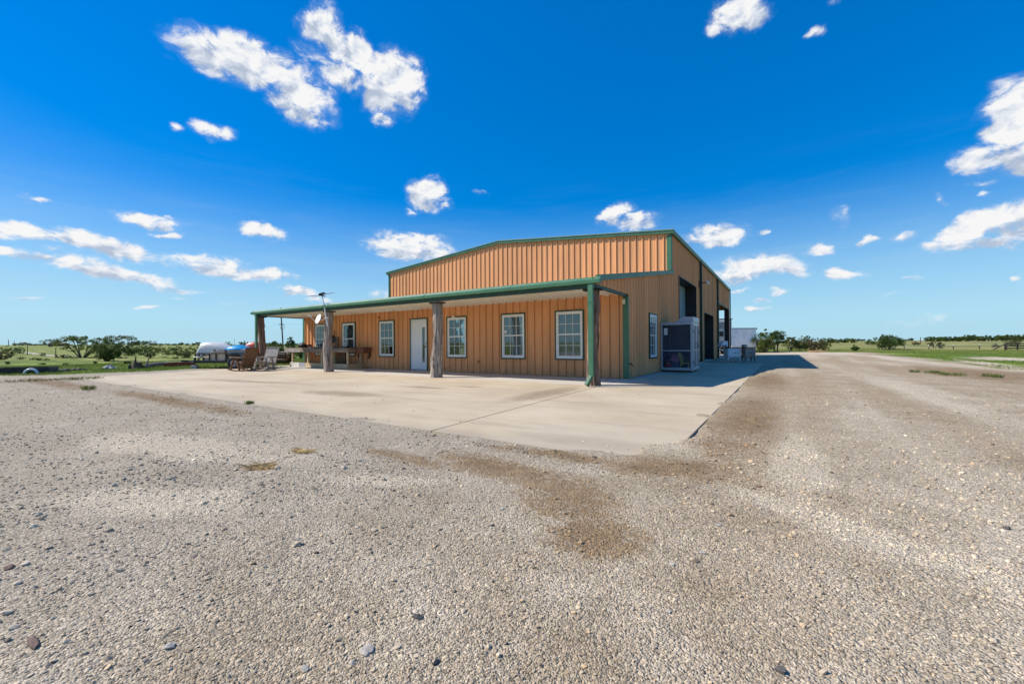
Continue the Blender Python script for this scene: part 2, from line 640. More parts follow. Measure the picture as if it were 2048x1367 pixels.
# cumulus: centre, half length, half height, tilt in degrees (picture-survey readings turned into azimuth / elevation), weight
CLOUDS = [
    (475, 118, 128, 48, 16, 1.05), (600, 190, 82, 54, 34, 1.0), (405, 100, 55, 26, 15, .9),
    (640, 42, 42, 44, 25, 1.0), (662, 72, 34, 30, 40, .95), (702, 105, 52, 46, 42, 1.05), (782, 168, 70, 66, 20, 1.15), (680, 155, 62, 26, 12, .75), (772, 246, 24, 13, 10, .75), (640, 120, 60, 22, 30, .55),
    (425, 263, 46, 22, 8, .8), (345, 253, 22, 10, 20, .6),
    (1475, 22, 74, 40, -24, 1.0), (1430, 52, 34, 22, -20, .85), (1632, 66, 26, 12, -30, .55), (1668, 14, 18, 9, -20, .45),
    (2030, 245, 80, 80, 0, 1.05), (1955, 318, 70, 30, -8, .9), (2060, 310, 110, 44, 0, 1.0), (1977, 366, 22, 11, 0, .65), (1982, 390, 16, 9, 0, .5), (1886, 396, 14, 14, 0, .55),
    (1945, 455, 120, 26, -14, .95), (1925, 488, 118, 20, -4, .95), (2040, 440, 90, 44, -18, 1.0), (1795, 472, 30, 13, -14, .75), (1738, 481, 17, 11, -14, .7),
    (853, 388, 46, 34, 12, 1.05), (822, 420, 20, 9, 20, .55), (965, 380, 17, 6, 8, .55),
    (815, 495, 84, 34, 4, 1.05), (880, 505, 40, 18, 8, .7),
    (1228, 430, 42, 22, -16, .95), (1276, 444, 46, 22, -6, .95),
    (1444, 470, 62, 25, -2, 1.0), (1390, 478, 36, 12, 6, .7), (1530, 467, 14, 7, 0, .6),
    (1530, 530, 92, 28, 2, 1.05), (1480, 550, 70, 18, 0, .85), (1684, 543, 56, 14, 2, .85), (1683, 432, 24, 26, 10, .45), (1640, 498, 40, 10, -6, .65),
    (1826, 556, 24, 6, -4, .5), (1560, 583, 24, 8, 0, .6), (1518, 600, 26, 6, -2, .6), (1512, 618, 38, 6, -2, .65), (1790, 590, 36, 6, -3, .45), (2040, 553, 22, 8, -10, .6), (1475, 580, 24, 7, -5, .45),
    (305, 436, 76, 15, 8, .9), (340, 462, 42, 8, 2, .7), (525, 467, 58, 18, 10, .95),
    (60, 470, 92, 20, 6, .95), (215, 490, 120, 22, 12, 1.0), (75, 515, 80, 13, 8, .8), (20, 505, 60, 10, 4, .7), (110, 500, 50, 9, 6, .6),
    (195, 538, 96, 24, 10, .95), (300, 558, 82, 18, 12, .85), (345, 578, 60, 9, 8, .7), (60, 593, 50, 7, 3, .65), (355, 598, 26, 6, 4, .55),
    (430, 530, 96, 20, 8, .95), (545, 548, 72, 14, 7, .85), (540, 562, 16, 6, 0, .5), (595, 584, 44, 12, 8, .8), (640, 604, 46, 10, 4, .55), (60, 398, 40, 8, 12, .55), (290, 616, 30, 6, -4, .4), (480, 612, 40, 8, -4, .35), (760, 585, 26, 14, 0, .4), (1820, 640, 110, 10, -6, .3), (930, 620, 50, 10, 0, .25),
]
dmin = None
shade = None
# warp the lookup so that outlines billow
wn = W.noise(W.mapv(PE, (1.0, 1.35, 0)), 13.0, 4, 0.55, out=1)
wv = W.vmath('SUBTRACT', wn, (0.5, 0.5, 0.5))
PW = W.vmath('ADD', PE, W.vmath('MULTIPLY', wv, (0.07, 0.05, 0.0)))
for (u, v, a, b, ang, wt) in CLOUDS:
    c0 = azel(u, v)
    ca, sa = math.cos(R_(ang)), math.sin(R_(ang))
    wt = wt if wt >= 0.85 else 0.32 + 0.66 * wt
    a *= 1.10
    b *= 1.14
    c1 = azel(u + a * ca, v + a * sa)
    c2 = azel(u - b * sa, v + b * ca)
    m = np.array([[c1[0] - c0[0], c2[0] - c0[0]], [c1[1] - c0[1], c2[1] - c0[1]]])
    mi = np.linalg.inv(m)
    o = mi @ np.array(c0)
    A = W.vmath('DOT_PRODUCT', PW, (mi[0, 0], mi[0, 1], -o[0]))
    B = W.vmath('DOT_PRODUCT', PW, (mi[1, 0], mi[1, 1], -o[1]))
    d2 = W.math('MULTIPLY_ADD', B, B, W.math('MULTIPLY', A, A))
    e = W.math('MULTIPLY_ADD', d2, -wt * 0.75, wt)            # weight - weight*d2
    e = W.math('MAXIMUM', e, 0.0)
    dmin = e if dmin is None else W.math('MAXIMUM', dmin, e)
    sh = W.math('MULTIPLY', e, B)
    shade = sh if shade is None else W.math('ADD', shade, sh)
PN = W.mapv(PE, (1.0, 1.5, 1))
f1 = W.noise(PN, 22.0, 9, 0.62, 0.4)
f2 = W.noise(W.mapv(PE, (1.0, 1.5, 1), loc=(0.012, -0.014, 0)), 22.0, 9, 0.62, 0.4)
dens = W.math('MULTIPLY_ADD', W.math('SUBTRACT', f1, 0.5), 2.0, W.math('SUBTRACT', dmin, 0.36))
dens = W.math('MULTIPLY', dens, W.smooth(dmin, 0.0, 0.22))
alpha = W.math('MAXIMUM', W.smooth(dens, -0.02, 0.50), W.math('MULTIPLY', W.smooth(dens, -0.30, 0.35), 0.24))
alpha = W.math('MULTIPLY', alpha, W.smooth(dmin, 0.05, 0.75))
lit = W.math('MULTIPLY_ADD', W.math('SUBTRACT', f1, f2), 2.6, 0.74)
lit = W.math('SUBTRACT', lit, W.math('MULTIPLY', W.smooth(shade, -0.12, 0.50), 0.55), clamp=True)
ccol = W.ramp(lit, [(0.10, (0.50, 0.58, 0.72)), (0.50, (0.80, 0.85, 0.94)), (0.82, (1.0, 1.0, 1.0))])
cl = W.vmath('SCALE', ccol, scale=CLOUD_GAIN)
# thin pale veil low down
veil = W.math('MULTIPLY', W.smooth(W.noise(W.mapv(PE, (0.6, 5.0, 1)), 5.0, 5, 0.6), 0.45, 0.8), W.smooth(EL, 0.42, 0.02))
skyv = W.mix(W.math('MULTIPLY', veil, 0.28), skyc, tuple(x * CLOUD_GAIN * .8 for x in (0.80, 0.92, 1.0)))
hz = W.math('MULTIPLY', W.smooth(EL, 0.34, -0.03), 0.88)
skyv = W.mix(hz, skyv, HZ_COL)
fin = W.mix(alpha, skyv, cl)
bg = W.node('ShaderNodeBackground')
W.l.new(fin, bg.inputs[0])
bg.inputs[1].default_value = SKY_STR
wo = W.node('ShaderNodeOutputWorld')
W.l.new(bg.outputs[0], wo.inputs[0])
world.cycles.sampling_method = 'MANUAL'
world.cycles.sample_map_resolution = 1024

sl = bpy.data.lights.new('sun', 'SUN')
sl.energy = SUN_STR
sl.angle = R_(0.53)
sl.color = (1.0, 0.945, 0.86)
so = bpy.data.objects.new('sun', sl)
COL.objects.link(so)
so.rotation_euler = SUN_D.to_track_quat('-Z', 'Y').to_euler()
so.location = (-30, -12, 40)

scene.view_settings.view_transform = 'Standard'
scene.view_settings.look = 'None'
scene.view_settings.gamma = 1
scene.view_settings.exposure = EXPOSURE
scene.cycles.max_bounces = 8
scene.cycles.transparent_max_bounces = 12
scene.cycles.use_denoising = True

# ------------------------------------------------------------------ ground sheet
SLAB_X1, SLAB_Y0 = 3.09, -8.88


def height(x, y):
    z = terrain(x, y)
    D = np.hypot(x - 4, y + 12.6)
    near = 1 - sstep(D, 20, 45)
    ph = 0.012 * np.sin(x * 1.9 + 1.3 * np.sin(y * 1.1)) * np.sin(y * 2.3 + 0.7 * np.sin(x * 1.7)) + 0.006 * np.sin(5.1 * x + 2 * np.sin(3.3 * y)) * np.sin(4.3 * y + 1.5)
    far = (1 - near) * 0.10 * np.sin(x * 0.31 + np.sin(y * 0.17)) * np.sin(y * 0.23 + 1.1)
    z = z + near * ph + far * (1 - sstep(D, 300, 600))
    # the concrete apron: the soil ends at its edges and runs under it
    xl = -17.0 - 1.0 * np.clip((y + 8.98) / 5.4, 0, 1.6)
    dx = np.minimum(x - xl, SLAB_X1 - x)
    ymax = np.where(x > 0, 13.0, 29.0)
    dy = np.minimum(y - SLAB_Y0, ymax - y)
    ins = np.minimum(dx, dy)                       # > 0 over the slab
    edge = sstep(ins, -0.35, 0.02)
    # blown dirt lies over the near right corner
    wob = 0.35 * np.sin(x * 2.1 + 0.6) + 0.22 * np.sin(x * 5.3 + y * 3.1) + 0.12 * np.sin(9 * x - 7 * y)
    corner = np.maximum(sstep((x - 2.55) * 2.6 - (y + 8.95) + 1.0 * wob + 0.35 * np.sin(14 * x + 3 * np.sin(6 * y)) * np.sin(11 * y + 2), 0.0, 0.55) * sstep(x, 0.9, 1.8), sstep(-(y - SLAB_Y0) + 0.05 + 0.36 * wob + 0.12 * np.sin(13 * x + 5 * y), 0.0, 0.3) * sstep(x, -0.6, 1.2))
    z = z - edge * (0.012 + 0.15 * sstep(ins, 0.16, 0.5)) * (1 - corner) + corner * (0.013 - near * ph * 0.6)
    return z


na, nr = 900, 430
ang = np.linspace(0, 2 * np.pi, na, endpoint=False)
rad = 0.30 * (16000 / 0.30) ** (np.linspace(0, 1, nr))
AA, RR = np.meshgrid(ang, rad)
gx = 4.0 + RR * np.sin(AA)
gy = -12.6 + RR * np.cos(AA)
gz = height(gx, gy)
gv = np.stack([gx, gy, gz], -1).reshape(-1, 3)
i0 = np.arange(nr - 1)[:, None] * na
k0 = np.arange(na)[None, :]
k1 = (k0 + 1) % na
gf = np.stack([i0 + k0, i0 + na + k0, i0 + na + k1, i0 + k1], -1).reshape(-1, 4)
cv = len(gv)
gv = np.vstack([gv, [[4.0, -12.6, float(height(np.array(4.0), np.array(-12.6)))]]])


def blob(t, X, Y, cx, cy, rx, ry, rot=0.0):
    c, s_ = math.cos(rot), math.sin(rot)
    a = t.math('MULTIPLY_ADD', X, c / rx, t.math('MULTIPLY_ADD', Y, s_ / rx, -(cx * c + cy * s_) / rx))
    b = t.math('MULTIPLY_ADD', X, -s_ / ry, t.math('MULTIPLY_ADD', Y, c / ry, -(-cx * s_ + cy * c) / ry))
    return t.math('SUBTRACT', 1.0, t.math('MULTIPLY_ADD', a, a, t.math('MULTIPLY', b, b)))


def soil_nodes(t):
    """region tints shared by the ground sheet and the loose gravel"""
    p = wpos(t)
    s = t.node('ShaderNodeSeparateXYZ')
    t.put(s.inputs[0], p)
    X, Y = s.outputs[0], s.outputs[1]
    n_big = t.noise(p, 0.35, 5, 0.6)
    n_mid = t.noise(p, 1.3, 6, 0.65)
    n_sml = t.noise(p, 6.0, 6, 0.7)
    wob = t.math('MULTIPLY_ADD', t.math('SUBTRACT', n_mid, 0.5), 1.6, t.math('MULTIPLY', t.math('SUBTRACT', n_sml, 0.5), 1.1))
    col = t.ramp(n_mid, [(0.3, (0.335, 0.266, 0.180)), (0.5, (0.435, 0.360, 0.260)), (0.7, (0.54, 0.458, 0.348))])
    # greyer crushed stone on the left of the yard
    left = t.smooth(t.math('ADD', t.math('MULTIPLY', X, -1.0), t.math('MULTIPLY', wob, 1.2)), -3.2, -0.6)
    col = t.mix(t.math('MULTIPLY', left, 0.55), col, (0.385, 0.340, 0.272))
    # vehicle tracks: long bands beside the building
    trk = t.noise(t.mapv(p, (0.75, 0.06, 1), rot=(0, 0, -0.10)), 1.0, 4, 0.55)
    right = t.smooth(X, 2.6, 5.0)
    col = t.mix(t.math('MULTIPLY', t.math('MULTIPLY', right, 0.62), t.smooth(t.math('MULTIPLY_ADD', wob, 0.10, trk), 0.44, 0.68)), col, (0.34, 0.250, 0.155))
    col = t.mix(t.math('MULTIPLY', t.math('MULTIPLY', right, 0.75), t.smooth(t.math('MULTIPLY_ADD', wob, 0.10, trk), 0.50, 0.30)), col, (0.58, 0.495, 0.375))
    # bare brown dirt
    dirt = None
    for (cx, cy, rx, ry, ro) in [(2.05, -9.75, 1.15, 0.30, -0.12), (2.75, -10.0, 0.45, 0.55, 0.5), (1.1, -9.95, 0.75, 0.18, 0.0), (3.55, -5.5, 0.55, 3.6, 0.0), (3.2, -8.95, 0.7, 0.5, 0.3),
                                 (3.6, 1.5, 0.7, 4.0, 0.0), (9.5, 8.0, 2.2, 7.0, 0.1), (2.1, -9.1, 0.9, 0.22, 0.05), (-14, -9.8, 4.5, 0.45, 0), (-6.5, -9.5, 4.0, 0.35, 0.0), (3.15, -10.5, 0.35, 0.3, 0.3)]:
        e = blob(t, X, Y, cx, cy, rx, ry, ro)
        dirt = e if dirt is None else t.math('MAXIMUM', dirt, e)
    dirt = t.math('ADD', dirt, t.math('MULTIPLY', t.math('SUBTRACT', t.noise(p, 24, 5, 0.7), 0.5), 2.2))
    dirt = t.smooth(t.math('ADD', dirt, t.math('MULTIPLY', wob, 1.7)), 0.0, 1.0)
    col = t.mix(t.math('MULTIPLY', dirt, 0.90), col, t.ramp(n_sml, [(0.35, (0.170, 0.105, 0.048)), (0.65, (0.325, 0.220, 0.120))]))
    # pale limestone dust
    pale = None
    for (cx, cy, rx, ry, ro) in [(4.1, -8.2, 0.28, 1.6, 0.0), (4.25, -9.6, 0.9, 0.22, -0.6), (2.2, -8.2, 1.2, 0.5, 0), (1.35, -10.5, 0.6, 0.2, 0.4), (5.5, 42.0, 6.0, 9.0, 0), (16.5, 28.0, 2.6, 8.0, -0.15), (12.4, 17.0, 0.55, 14.0, -0.12), (10.3, 24.0, 0.9, 18, 0.05), (-1.5, -10.9, 2.0, 0.5, 0.2), (0.4, -11.6, 0.9, 0.35, 0.4)]:
        e = blob(t, X, Y, cx, cy, rx, ry, ro)
        pale = e if pale is None else t.math('MAXIMUM', pale, e)
    pale = t.smooth(t.math('ADD', pale, t.math('MULTIPLY', wob, 0.9)), 0.1, 0.8)
    col = t.mix(t.math('MULTIPLY', pale, 0.62), col, (0.60, 0.515, 0.385))
    return p, X, Y, n_big, n_mid, n_sml, wob, col, pale, dirt


def ground_mat():
    m, t, b, _ = new_mat('yard_and_pasture_ground')
    p, X, Y, n_big, n_mid, n_sml, wob, col, pale, dirt = soil_nodes(t)
    # crushed-stone grain
    vc = t.node('ShaderNodeTexVoronoi', feature='F1')
    t.put(vc.inputs['Vector'], p)
    vc.inputs['Scale'].default_value = 125
    vd, vcol = vc.outputs['Distance'], vc.outputs['Color']
    v2 = t.node('ShaderNodeTexVoronoi', feature='F1')
    t.put(v2.inputs['Vector'], p)
    v2.inputs['Scale'].default_value = 52
    hs_ = t.node('ShaderNodeSeparateColor')
    t.put(hs_.inputs[0], vcol)
    stone = t.ramp(hs_.outputs[0], [(0.0, (0.58, 0.55, 0.51)), (0.3, (0.90, 0.88, 0.85)), (0.7, (1.10, 1.08, 1.05)), (1.0, (1.45, 1.42, 1.38))])
    hs2 = t.node('ShaderNodeSeparateColor')
    t.put(hs2.inputs[0], v2.outputs['Color'])
    st2 = t.ramp(hs2.outputs[1], [(0.0, (0.80, 0.78, 0.76)), (0.3, (1.0, 1.0, 1.0)), (0.94, (1.06, 1.05, 1.03)), (1.0, (1.35, 1.32, 1.28))])
    grain = t.mix(1.0, stone, st2, 'MULTIPLY')
    gcol = t.mix(t.math('MULTIPLY_ADD', dirt, -0.45, 1.0), col, t.mix(1.0, col, grain, 'MULTIPLY'))
    # grass cover
    g_left = t.math('ADD', t.math('MULTIPLY_ADD', X, -1.0, -19.2), t.math('MULTIPLY', wob, 0.9))
    g_left = t.math('ADD', g_left, t.math('MULTIPLY', t.smooth(Y, -8.2, -11.0), -2.2))
    g_left = t.smooth(g_left, -0.3, 0.9)
    g_right = t.math('ADD', t.math('ADD', X, -11.6), t.math('MULTIPLY', t.math('ADD', wob, t.math('MULTIPLY', t.math('SUBTRACT', n_big, 0.5), 3.0)), 1.5))
    g_right = t.smooth(g_right, -0.4, 1.0)
    g_far = t.smooth(t.math('ADD', Y, t.math('MULTIPLY', wob, 4.0)), 47.0, 54.0)
    g_right = t.math('MULTIPLY', g_right, t.math('MULTIPLY_ADD', pale, -1.0, 1.0))
    g = t.math('MAXIMUM', t.math('MAXIMUM', g_left, g_right), g_far)
    gn = t.math('ADD', t.math('MULTIPLY', t.noise(p, 0.9, 8, 0.7), 0.5), t.math('MULTIPLY', t.noise(t.mapv(p, (0.14, 0.22, 1), rot=(0, 0, 0.58)), 1.0, 6, 0.7), 0.5))
    gn2 = t.noise(t.mapv(p, (0.05, 0.09, 1), rot=(0, 0, 0.58)), 1.0, 8, 0.68)
    fresh = t.ramp(gn, [(0.36, (0.065, 0.115, 0.014)), (0.5, (0.140, 0.220, 0.030)), (0.60, (0.24, 0.265, 0.060)), (0.70, (0.40, 0.34, 0.15))])
    dry = t.ramp(gn2, [(0.3, (0.12, 0.165, 0.035)), (0.5, (0.23, 0.225, 0.075)), (0.68, (0.40, 0.33, 0.14))])
    D = t.vmath('DISTANCE', p, (4, -12.6, 0))
    gc = t.mix(t.math('MULTIPLY', t.smooth(D, 44, 95), t.math('MULTIPLY_ADD', t.smooth(X, -10, -40), -0.45, 1.0)), fresh, dry)
    gc = t.mix(t.math('MULTIPLY', t.smooth(gn2, 0.55, 0.72), 0.5), gc, (0.30, 0.26, 0.12))
    n4 = t.noise(t.mapv(p, (0.10, 0.42, 1), rot=(0, 0, 0.58)), 1.0, 7, 0.72)
    gc = t.mix(1.0, gc, t.ramp(n4, [(0.34, (0.42, 0.50, 0.40)), (0.5, (1.0, 1.0, 1.0)), (0.66, (1.45, 1.28, 1.15))]), 'MULTIPLY')
    base = t.mix(g, gcol, gc)
    t.put(b.inputs['Base Color'], base)
    b.inputs['Roughness'].default_value = 0.95
    b.inputs['Specular IOR Level'].default_value = 0.15
    h = t.math('ADD', t.math('MULTIPLY', vd, -0.5), t.math('MULTIPLY', v2.outputs['Distance'], -0.5))
    h = t.math('ADD', h, t.math('MULTIPLY', n_sml, 1.9))
    h = t.math('ADD', h, t.math('MULTIPLY', t.math('MULTIPLY', gn, g), 6.0))
    t.put(b.inputs['Normal'], t.bump(h, 0.95, 0.016))
    return m


MATS['ground'] = ground_mat()
go = np_mesh('ground', gv, gf, 'ground', smooth=True)
setp(go, kind='structure')


# ------------------------------------------------------------------ concrete apron
def concrete():
    m, t, b, _ = new_mat('broom_finished_concrete')
    p = wpos(t)
    s = t.node('ShaderNodeSeparateXYZ')
    t.put(s.inputs[0], p)
    X, Y = s.outputs[0], s.outputs[1]
    n1 = t.noise(p, 0.55, 6, 0.6)
    n2 = t.noise(p, 3.0, 8, 0.7)
    n3 = t.noise(p, 60, 3, 0.6)
    st = t.noise(t.mapv(p, (0.35, 2.4, 1)), 1.0, 6, 0.65)
    c = t.ramp(n1, [(0.28, (0.445, 0.345, 0.220)), (0.5, (0.520, 0.415, 0.275)), (0.75, (0.59, 0.490, 0.345))])
    c = t.mix(t.math('MULTIPLY', t.smooth(st, 0.48, 0.72), 0.55), c, (0.33, 0.265, 0.19))
    c = t.mix(t.math('MULTIPLY', t.smooth(n2, 0.55, 0.75), 0.25), c, (0.56, 0.50, 0.42))
    # paler, greyer concrete below the porch roof
    por = t.math('MULTIPLY', t.smooth(t.math('MULTIPLY_ADD', t.math('SUBTRACT', n2, 0.5), 0.7, Y), -2.75, -2.35), t.smooth(X, 0.9, 0.1))
    c = t.mix(t.math('MULTIPLY', por, 0.75), c, (0.52, 0.485, 0.43))
    # run-off stain and old spills
    e = None
    for (cx, cy, rx, ry, ro) in [(-0.35, -4.7, 0.5, 2.1, 0.0), (-3.6, -5.1, 1.0, 0.22, 0.1), (-2.7, -4.4, 0.6, 0.13, 0.0), (-4.3, -7.0, 1.6, 0.5, 0.1), (-9.5, -6.5, 2.5, 0.3, 0.15), (2.3, -8.4, 1.3, 0.35, 0.05)]:
        k = blob(t, X, Y, cx, cy, rx, ry, ro)
        e = k if e is None else t.math('MAXIMUM', e, k)
    e = t.smooth(t.math('ADD', e, t.math('MULTIPLY', t.math('SUBTRACT', n2, 0.5), 1.6)), 0.0, 1.1)
    c = t.mix(t.math('MULTIPLY', e, 0.72), c, (0.235, 0.168, 0.100))
    sp_ = t.noise(p, 21, 4, 0.6)
    c = t.mix(t.math('MULTIPLY', t.smooth(sp_, 0.70, 0.76), 0.6), c, (0.16, 0.12, 0.085))
    du = blob(t, X, Y, 2.5, -8.3, 1.9, 1.5, 0.3)
    du = t.smooth(t.math('ADD', du, t.math('MULTIPLY', t.math('SUBTRACT', n2, 0.5), 2.4)), 0.1, 1.1)
    c = t.mix(t.math('MULTIPLY', du, 0.6), c, (0.50, 0.415, 0.30))
    # soil washed over the outer edge
    ed = t.smooth(t.math('MULTIPLY_ADD', t.math('SUBTRACT', n2, 0.5), 0.8, Y), -8.45, -8.9)
    c = t.mix(t.math('MULTIPLY', ed, 0.5), c, (0.36, 0.30, 0.22))
    t.put(b.inputs['Base Color'], c)
    t.put(b.inputs['Roughness'], t.math('MULTIPLY_ADD', n2, 0.3, 0.65))
    b.inputs['Specular IOR Level'].default_value = 0.3
    h = t.math('ADD', t.math('MULTIPLY', n3, 0.3), t.noise(t.mapv(p, (2, 90, 1)), 1.0, 2, 0.5))
    t.put(b.inputs['Normal'], t.bump(h, 0.12, 0.004))
    return m


MATS['concrete'] = concrete()
sb = MB()
sb.prism([(-16.9, -8.98), (0.315, SLAB_Y0), (0.06, -2.9), (0.02, 0.06), (-18.5, 0.06), (-17.95, -3.58)], 'Z', -0.16, 0.0)
sb.prism([(0.339, SLAB_Y0), (SLAB_X1, SLAB_Y0), (3.105, -3.210), (0.086, -2.910)], 'Z', -0.16, 0.0)
sb.prism([(0.085, -2.896), (3.105, -3.196), (3.13, 13.05), (0.034, 13.05), (0.034, 0.06)], 'Z', -0.16, 0.0)
setp(sb.build('concrete_apron', 'concrete'), kind='structure')


# ------------------------------------------------------------------ loose gravel (crushed stone)
def gravel_mat():
    m, t, b, _ = new_mat('crushed_stone')
    p, X, Y, n_big, n_mid, n_sml, wob, col, pale, dirt = soil_nodes(t)
    a = t.node('ShaderNodeAttribute', attribute_name='tint')
    k = t.ramp(a.outputs['Fac'], [(0.0, (0.36, 0.34, 0.32)), (0.18, (0.78, 0.73, 0.67)), (0.5, (1.10, 1.06, 1.00)), (0.8, (1.45, 1.41, 1.35)), (0.93, (1.45, 1.20, 0.90)), (1.0, (2.0, 1.95, 1.85))])
    c = t.mix(1.0, col, k, 'MULTIPLY')
    t.put(b.inputs['Base Color'], c)
    b.inputs['Roughness'].default_value = 0.85
    b.inputs['Specular IOR Level'].default_value = 0.25
    return m


MATS['gravel'] = gravel_mat()
_bm = bmesh.new()
bmesh.ops.create_icosphere(_bm, subdivisions=1, radius=1)
_bm.verts.index_update()
ICO = np.array([v.co[:] for v in _bm.verts])
ICF = np.array([[v.index for v in f.verts] for f in _bm.faces])
_bm.free()


def scatter_stones(px, py, pz, r, name, flat=0.62):
    n = len(px)
    sc = RNG.uniform(0.7, 1.3, (n, 1, 3)) * np.array([1, 1, flat]) * r[:, None, None]
    v = ICO[None] * RNG.uniform(0.78, 1.18, (n, 12, 1)) * sc
    t = RNG.uniform(0, 6.283, n)
    c, s_ = np.cos(t)[:, None], np.sin(t)[:, None]
    x = v[:, :, 0] * c - v[:, :, 1] * s_
    y = v[:, :, 0] * s_ + v[:, :, 1] * c
    z = v[:, :, 2] + x * RNG.normal(0, 0.25, (n, 1)) + y * RNG.normal(0, 0.25, (n, 1))
    V = np.stack([x + px[:, None], y + py[:, None], z + pz[:, None]], -1).reshape(-1, 3)
    F = (ICF[None] + (np.arange(n) * 12)[:, None, None]).reshape(-1, 3)
    tint = np.repeat(RNG.beta(1.5, 1.7, n), 20)
    return np_mesh(name, V, F, 'gravel', tint)


N = GRAVEL_N
rr = 0.55 * np.exp(RNG.uniform(0, math.log(20 / 0.55), N))
th = -R_(33.2) + RNG.uniform(-R_(78), R_(78), N)
gx_ = 4 + rr * np.sin(th)
gy_ = -12.6 + rr * np.cos(th)
gr = np.clip(RNG.lognormal(math.log(0.0027), 0.46, N), 0.0014, 0.013) * np.clip(rr / 1.7, 0.9, 2.6) ** 0.8
big = RNG.random(N) < 0.003
gr[big] *= RNG.uniform(1.6, 3.0, big.sum())
# thin and thick patches: bare dust between drifts of stone
pt1 = np.sin(gx_ * 2.3 + 1.7 * np.sin(gy_ * 1.9)) * np.sin(gy_ * 2.9 + 1.3 * np.sin(gx_ * 1.5)) + 0.6 * np.sin(gx_ * 6.1 + 2 * np.sin(gy_ * 5.0)) * np.sin(gy_ * 6.7 + 2.0 * np.sin(gx_ * 4.2))
thin = RNG.random(N) > np.clip(0.62 + 0.40 * pt1, 0.22, 1.0)
onslab = (gx_ > -17.5) & (gx_ < SLAB_X1 + 0.02) & (gy_ > SLAB_Y0 - 0.02)
hz_ = height(gx_, gy_)
covered = onslab & (hz_ < 0.004)
far_on = covered & (RNG.random(N) > 0.012)
# fewer loose stones on the bare dirt
dirtm = (np.abs((gx_ - 2.1) / 1.3) ** 2 + np.abs((gy_ + 9.75) / 0.40) ** 2 < 1) & (RNG.random(N) < 0.72)
keep = ~far_on & ~dirtm & ~thin & ~((gx_ < -19.5))
gz_ = np.where(covered, 0.0, hz_) + gr * 0.22
scatter_n = keep.sum()
gs = scatter_stones(gx_[keep], gy_[keep], gz_[keep], gr[keep], 'gravel')
setp(gs, 'loose crushed limestone gravel spread over the yard in front', 'gravel', kind='stuff')

# ------------------------------------------------------------------ the metal building
def onY(u, v, y):
    d = ray(u, v)
    return CAM + d * ((y - CAM.y) / d.y)


def onX(u, v, x):
    d = ray(u, v)
    return CAM + d * ((x - CAM.x) / d.x)


XL, YM, YB = -17.85, 6.04, 29.3
ZE, SL = 5.86, 0.0893
B = thing('metal_building', 'tan ribbed metal workshop with green trim and a log post porch', 'building', (-9, 12, 0))
PITCH = 0.305


def rib_breaks(a0, a1):
    k0 = int(math.floor(a0 / PITCH)) - 1
    k1 = int(math.ceil(a1 / PITCH)) + 1
    out = []
    for k in range(k0, k1 + 1):
        c = k * PITCH + 0.02
        out += [(c - .040, 0), (c - .018, .045), (c + .016, .045), (c + .030, 0), (c + .0305, -.03), (c + .040, -.03), (c + .0405, 0),  # lap groove added at every rib, exaggerated to hold a dark shade line
                (c + .090, 0), (c + .10, .005), (c + .122, .005), (c + .132, 0),
                (c + .185, 0), (c + .195, .005), (c + .217, .005), (c + .227, 0)]
    return out


def corr(mb, axis, plane, sgn, a0, a1, zlo, zhi, openings=(), extra=()):
    """ribbed sheet in the plane axis=const, running along the other horizontal axis"""
    br = rib_breaks(a0, a1)
    xs = np.array([b[0] for b in br])
    hs_ = np.array([b[1] for b in br])
    cuts = sorted({a0, a1} | {float(x) for x in xs if a0 < x < a1} | {e for o in openings for e in o[:2] if a0 < e < a1} | {e for e in extra if a0 < e < a1})
    H = lambda a: float(np.interp(a, xs, hs_))

    def P(a, z):
        h = plane + sgn * H(a)
        return (a, h, z) if axis == 'Y' else (h, a, z)
    for s, e in zip(cuts[:-1], cuts[1:]):
        if e - s < 1e-5:
            continue
        m = (s + e) / 2
        eps = 1e-6
        spans = [(zlo(s + eps), zlo(e - eps), zhi(s + eps), zhi(e - eps))]
        for (o0, o1, z0, z1) in openings:
            if o0 <= m <= o1:
                ns = []
                for (l0, l1, h0, h1) in spans:
                    if z0 > min(l0, l1) + 1e-4:
                        ns.append((l0, l1, z0, z0))
                    if z1 < max(h0, h1):
                        ns.append((z1, z1, h0, h1))
                spans = ns
        for (l0, l1, h0, h1) in spans:
            mb.add([P(s, l0), P(e, l1), P(e, h1), P(s, h0)], [(0, 1, 2, 3)])
    return mb


gtop = lambda x: ZE + SL * (9.02 - abs(x + 9.02))
rake = lambda y: 2.76 + (y + 2.83) * 0.1625
WIN = [(-16.70, -15.73), (-14.36, -13.39), (-11.57, -10.60), (-7.38, -6.41), (-4.69, -3.72), (-2.45, -1.48)]
WZ0, WZ1 = 0.60, 2.18
DOOR = (-9.51, -8.54)
ops = [(a, b, WZ0, WZ1) for a, b in WIN] + [(DOOR[0], DOOR[1], -0.1, 2.19)]
m = corr(MB(), 'Y', 0.0, -1, XL, 0.0, lambda a: 0.012, lambda a: 2.66, ops)
m.build('front_wall', 'siding', B, recalc=False)
m = corr(MB(), 'Y', YM, -1, -18.04, 0.0, lambda a: 3.2, gtop, extra=(-9.02,))
m.build('gable_wall', 'siding', B, recalc=False)
D1, D2, BAY = (7.63, 12.13, -1, 4.21), (14.95, 18.90, -1, 2.98), (20.95, 28.95, -1, 4.21)
SW = (2.46, 3.43, 0.59, 2.15)
m = MB()
corr(m, 'X', 0.0, 1, -2.80, YM, lambda y: 2.62 if y < 0 else 0.012, rake, [SW], extra=(0.0,))
corr(m, 'X', 0.0, 1, YM, YB, lambda y: 0.012 if y < 20 else -0.1, lambda y: ZE, [D1, D2, BAY])
m.build('side_wall', 'siding', B)
m = MB()
corr(m, 'X', XL, -1, 0.0, YM, lambda y: 0.012, rake)
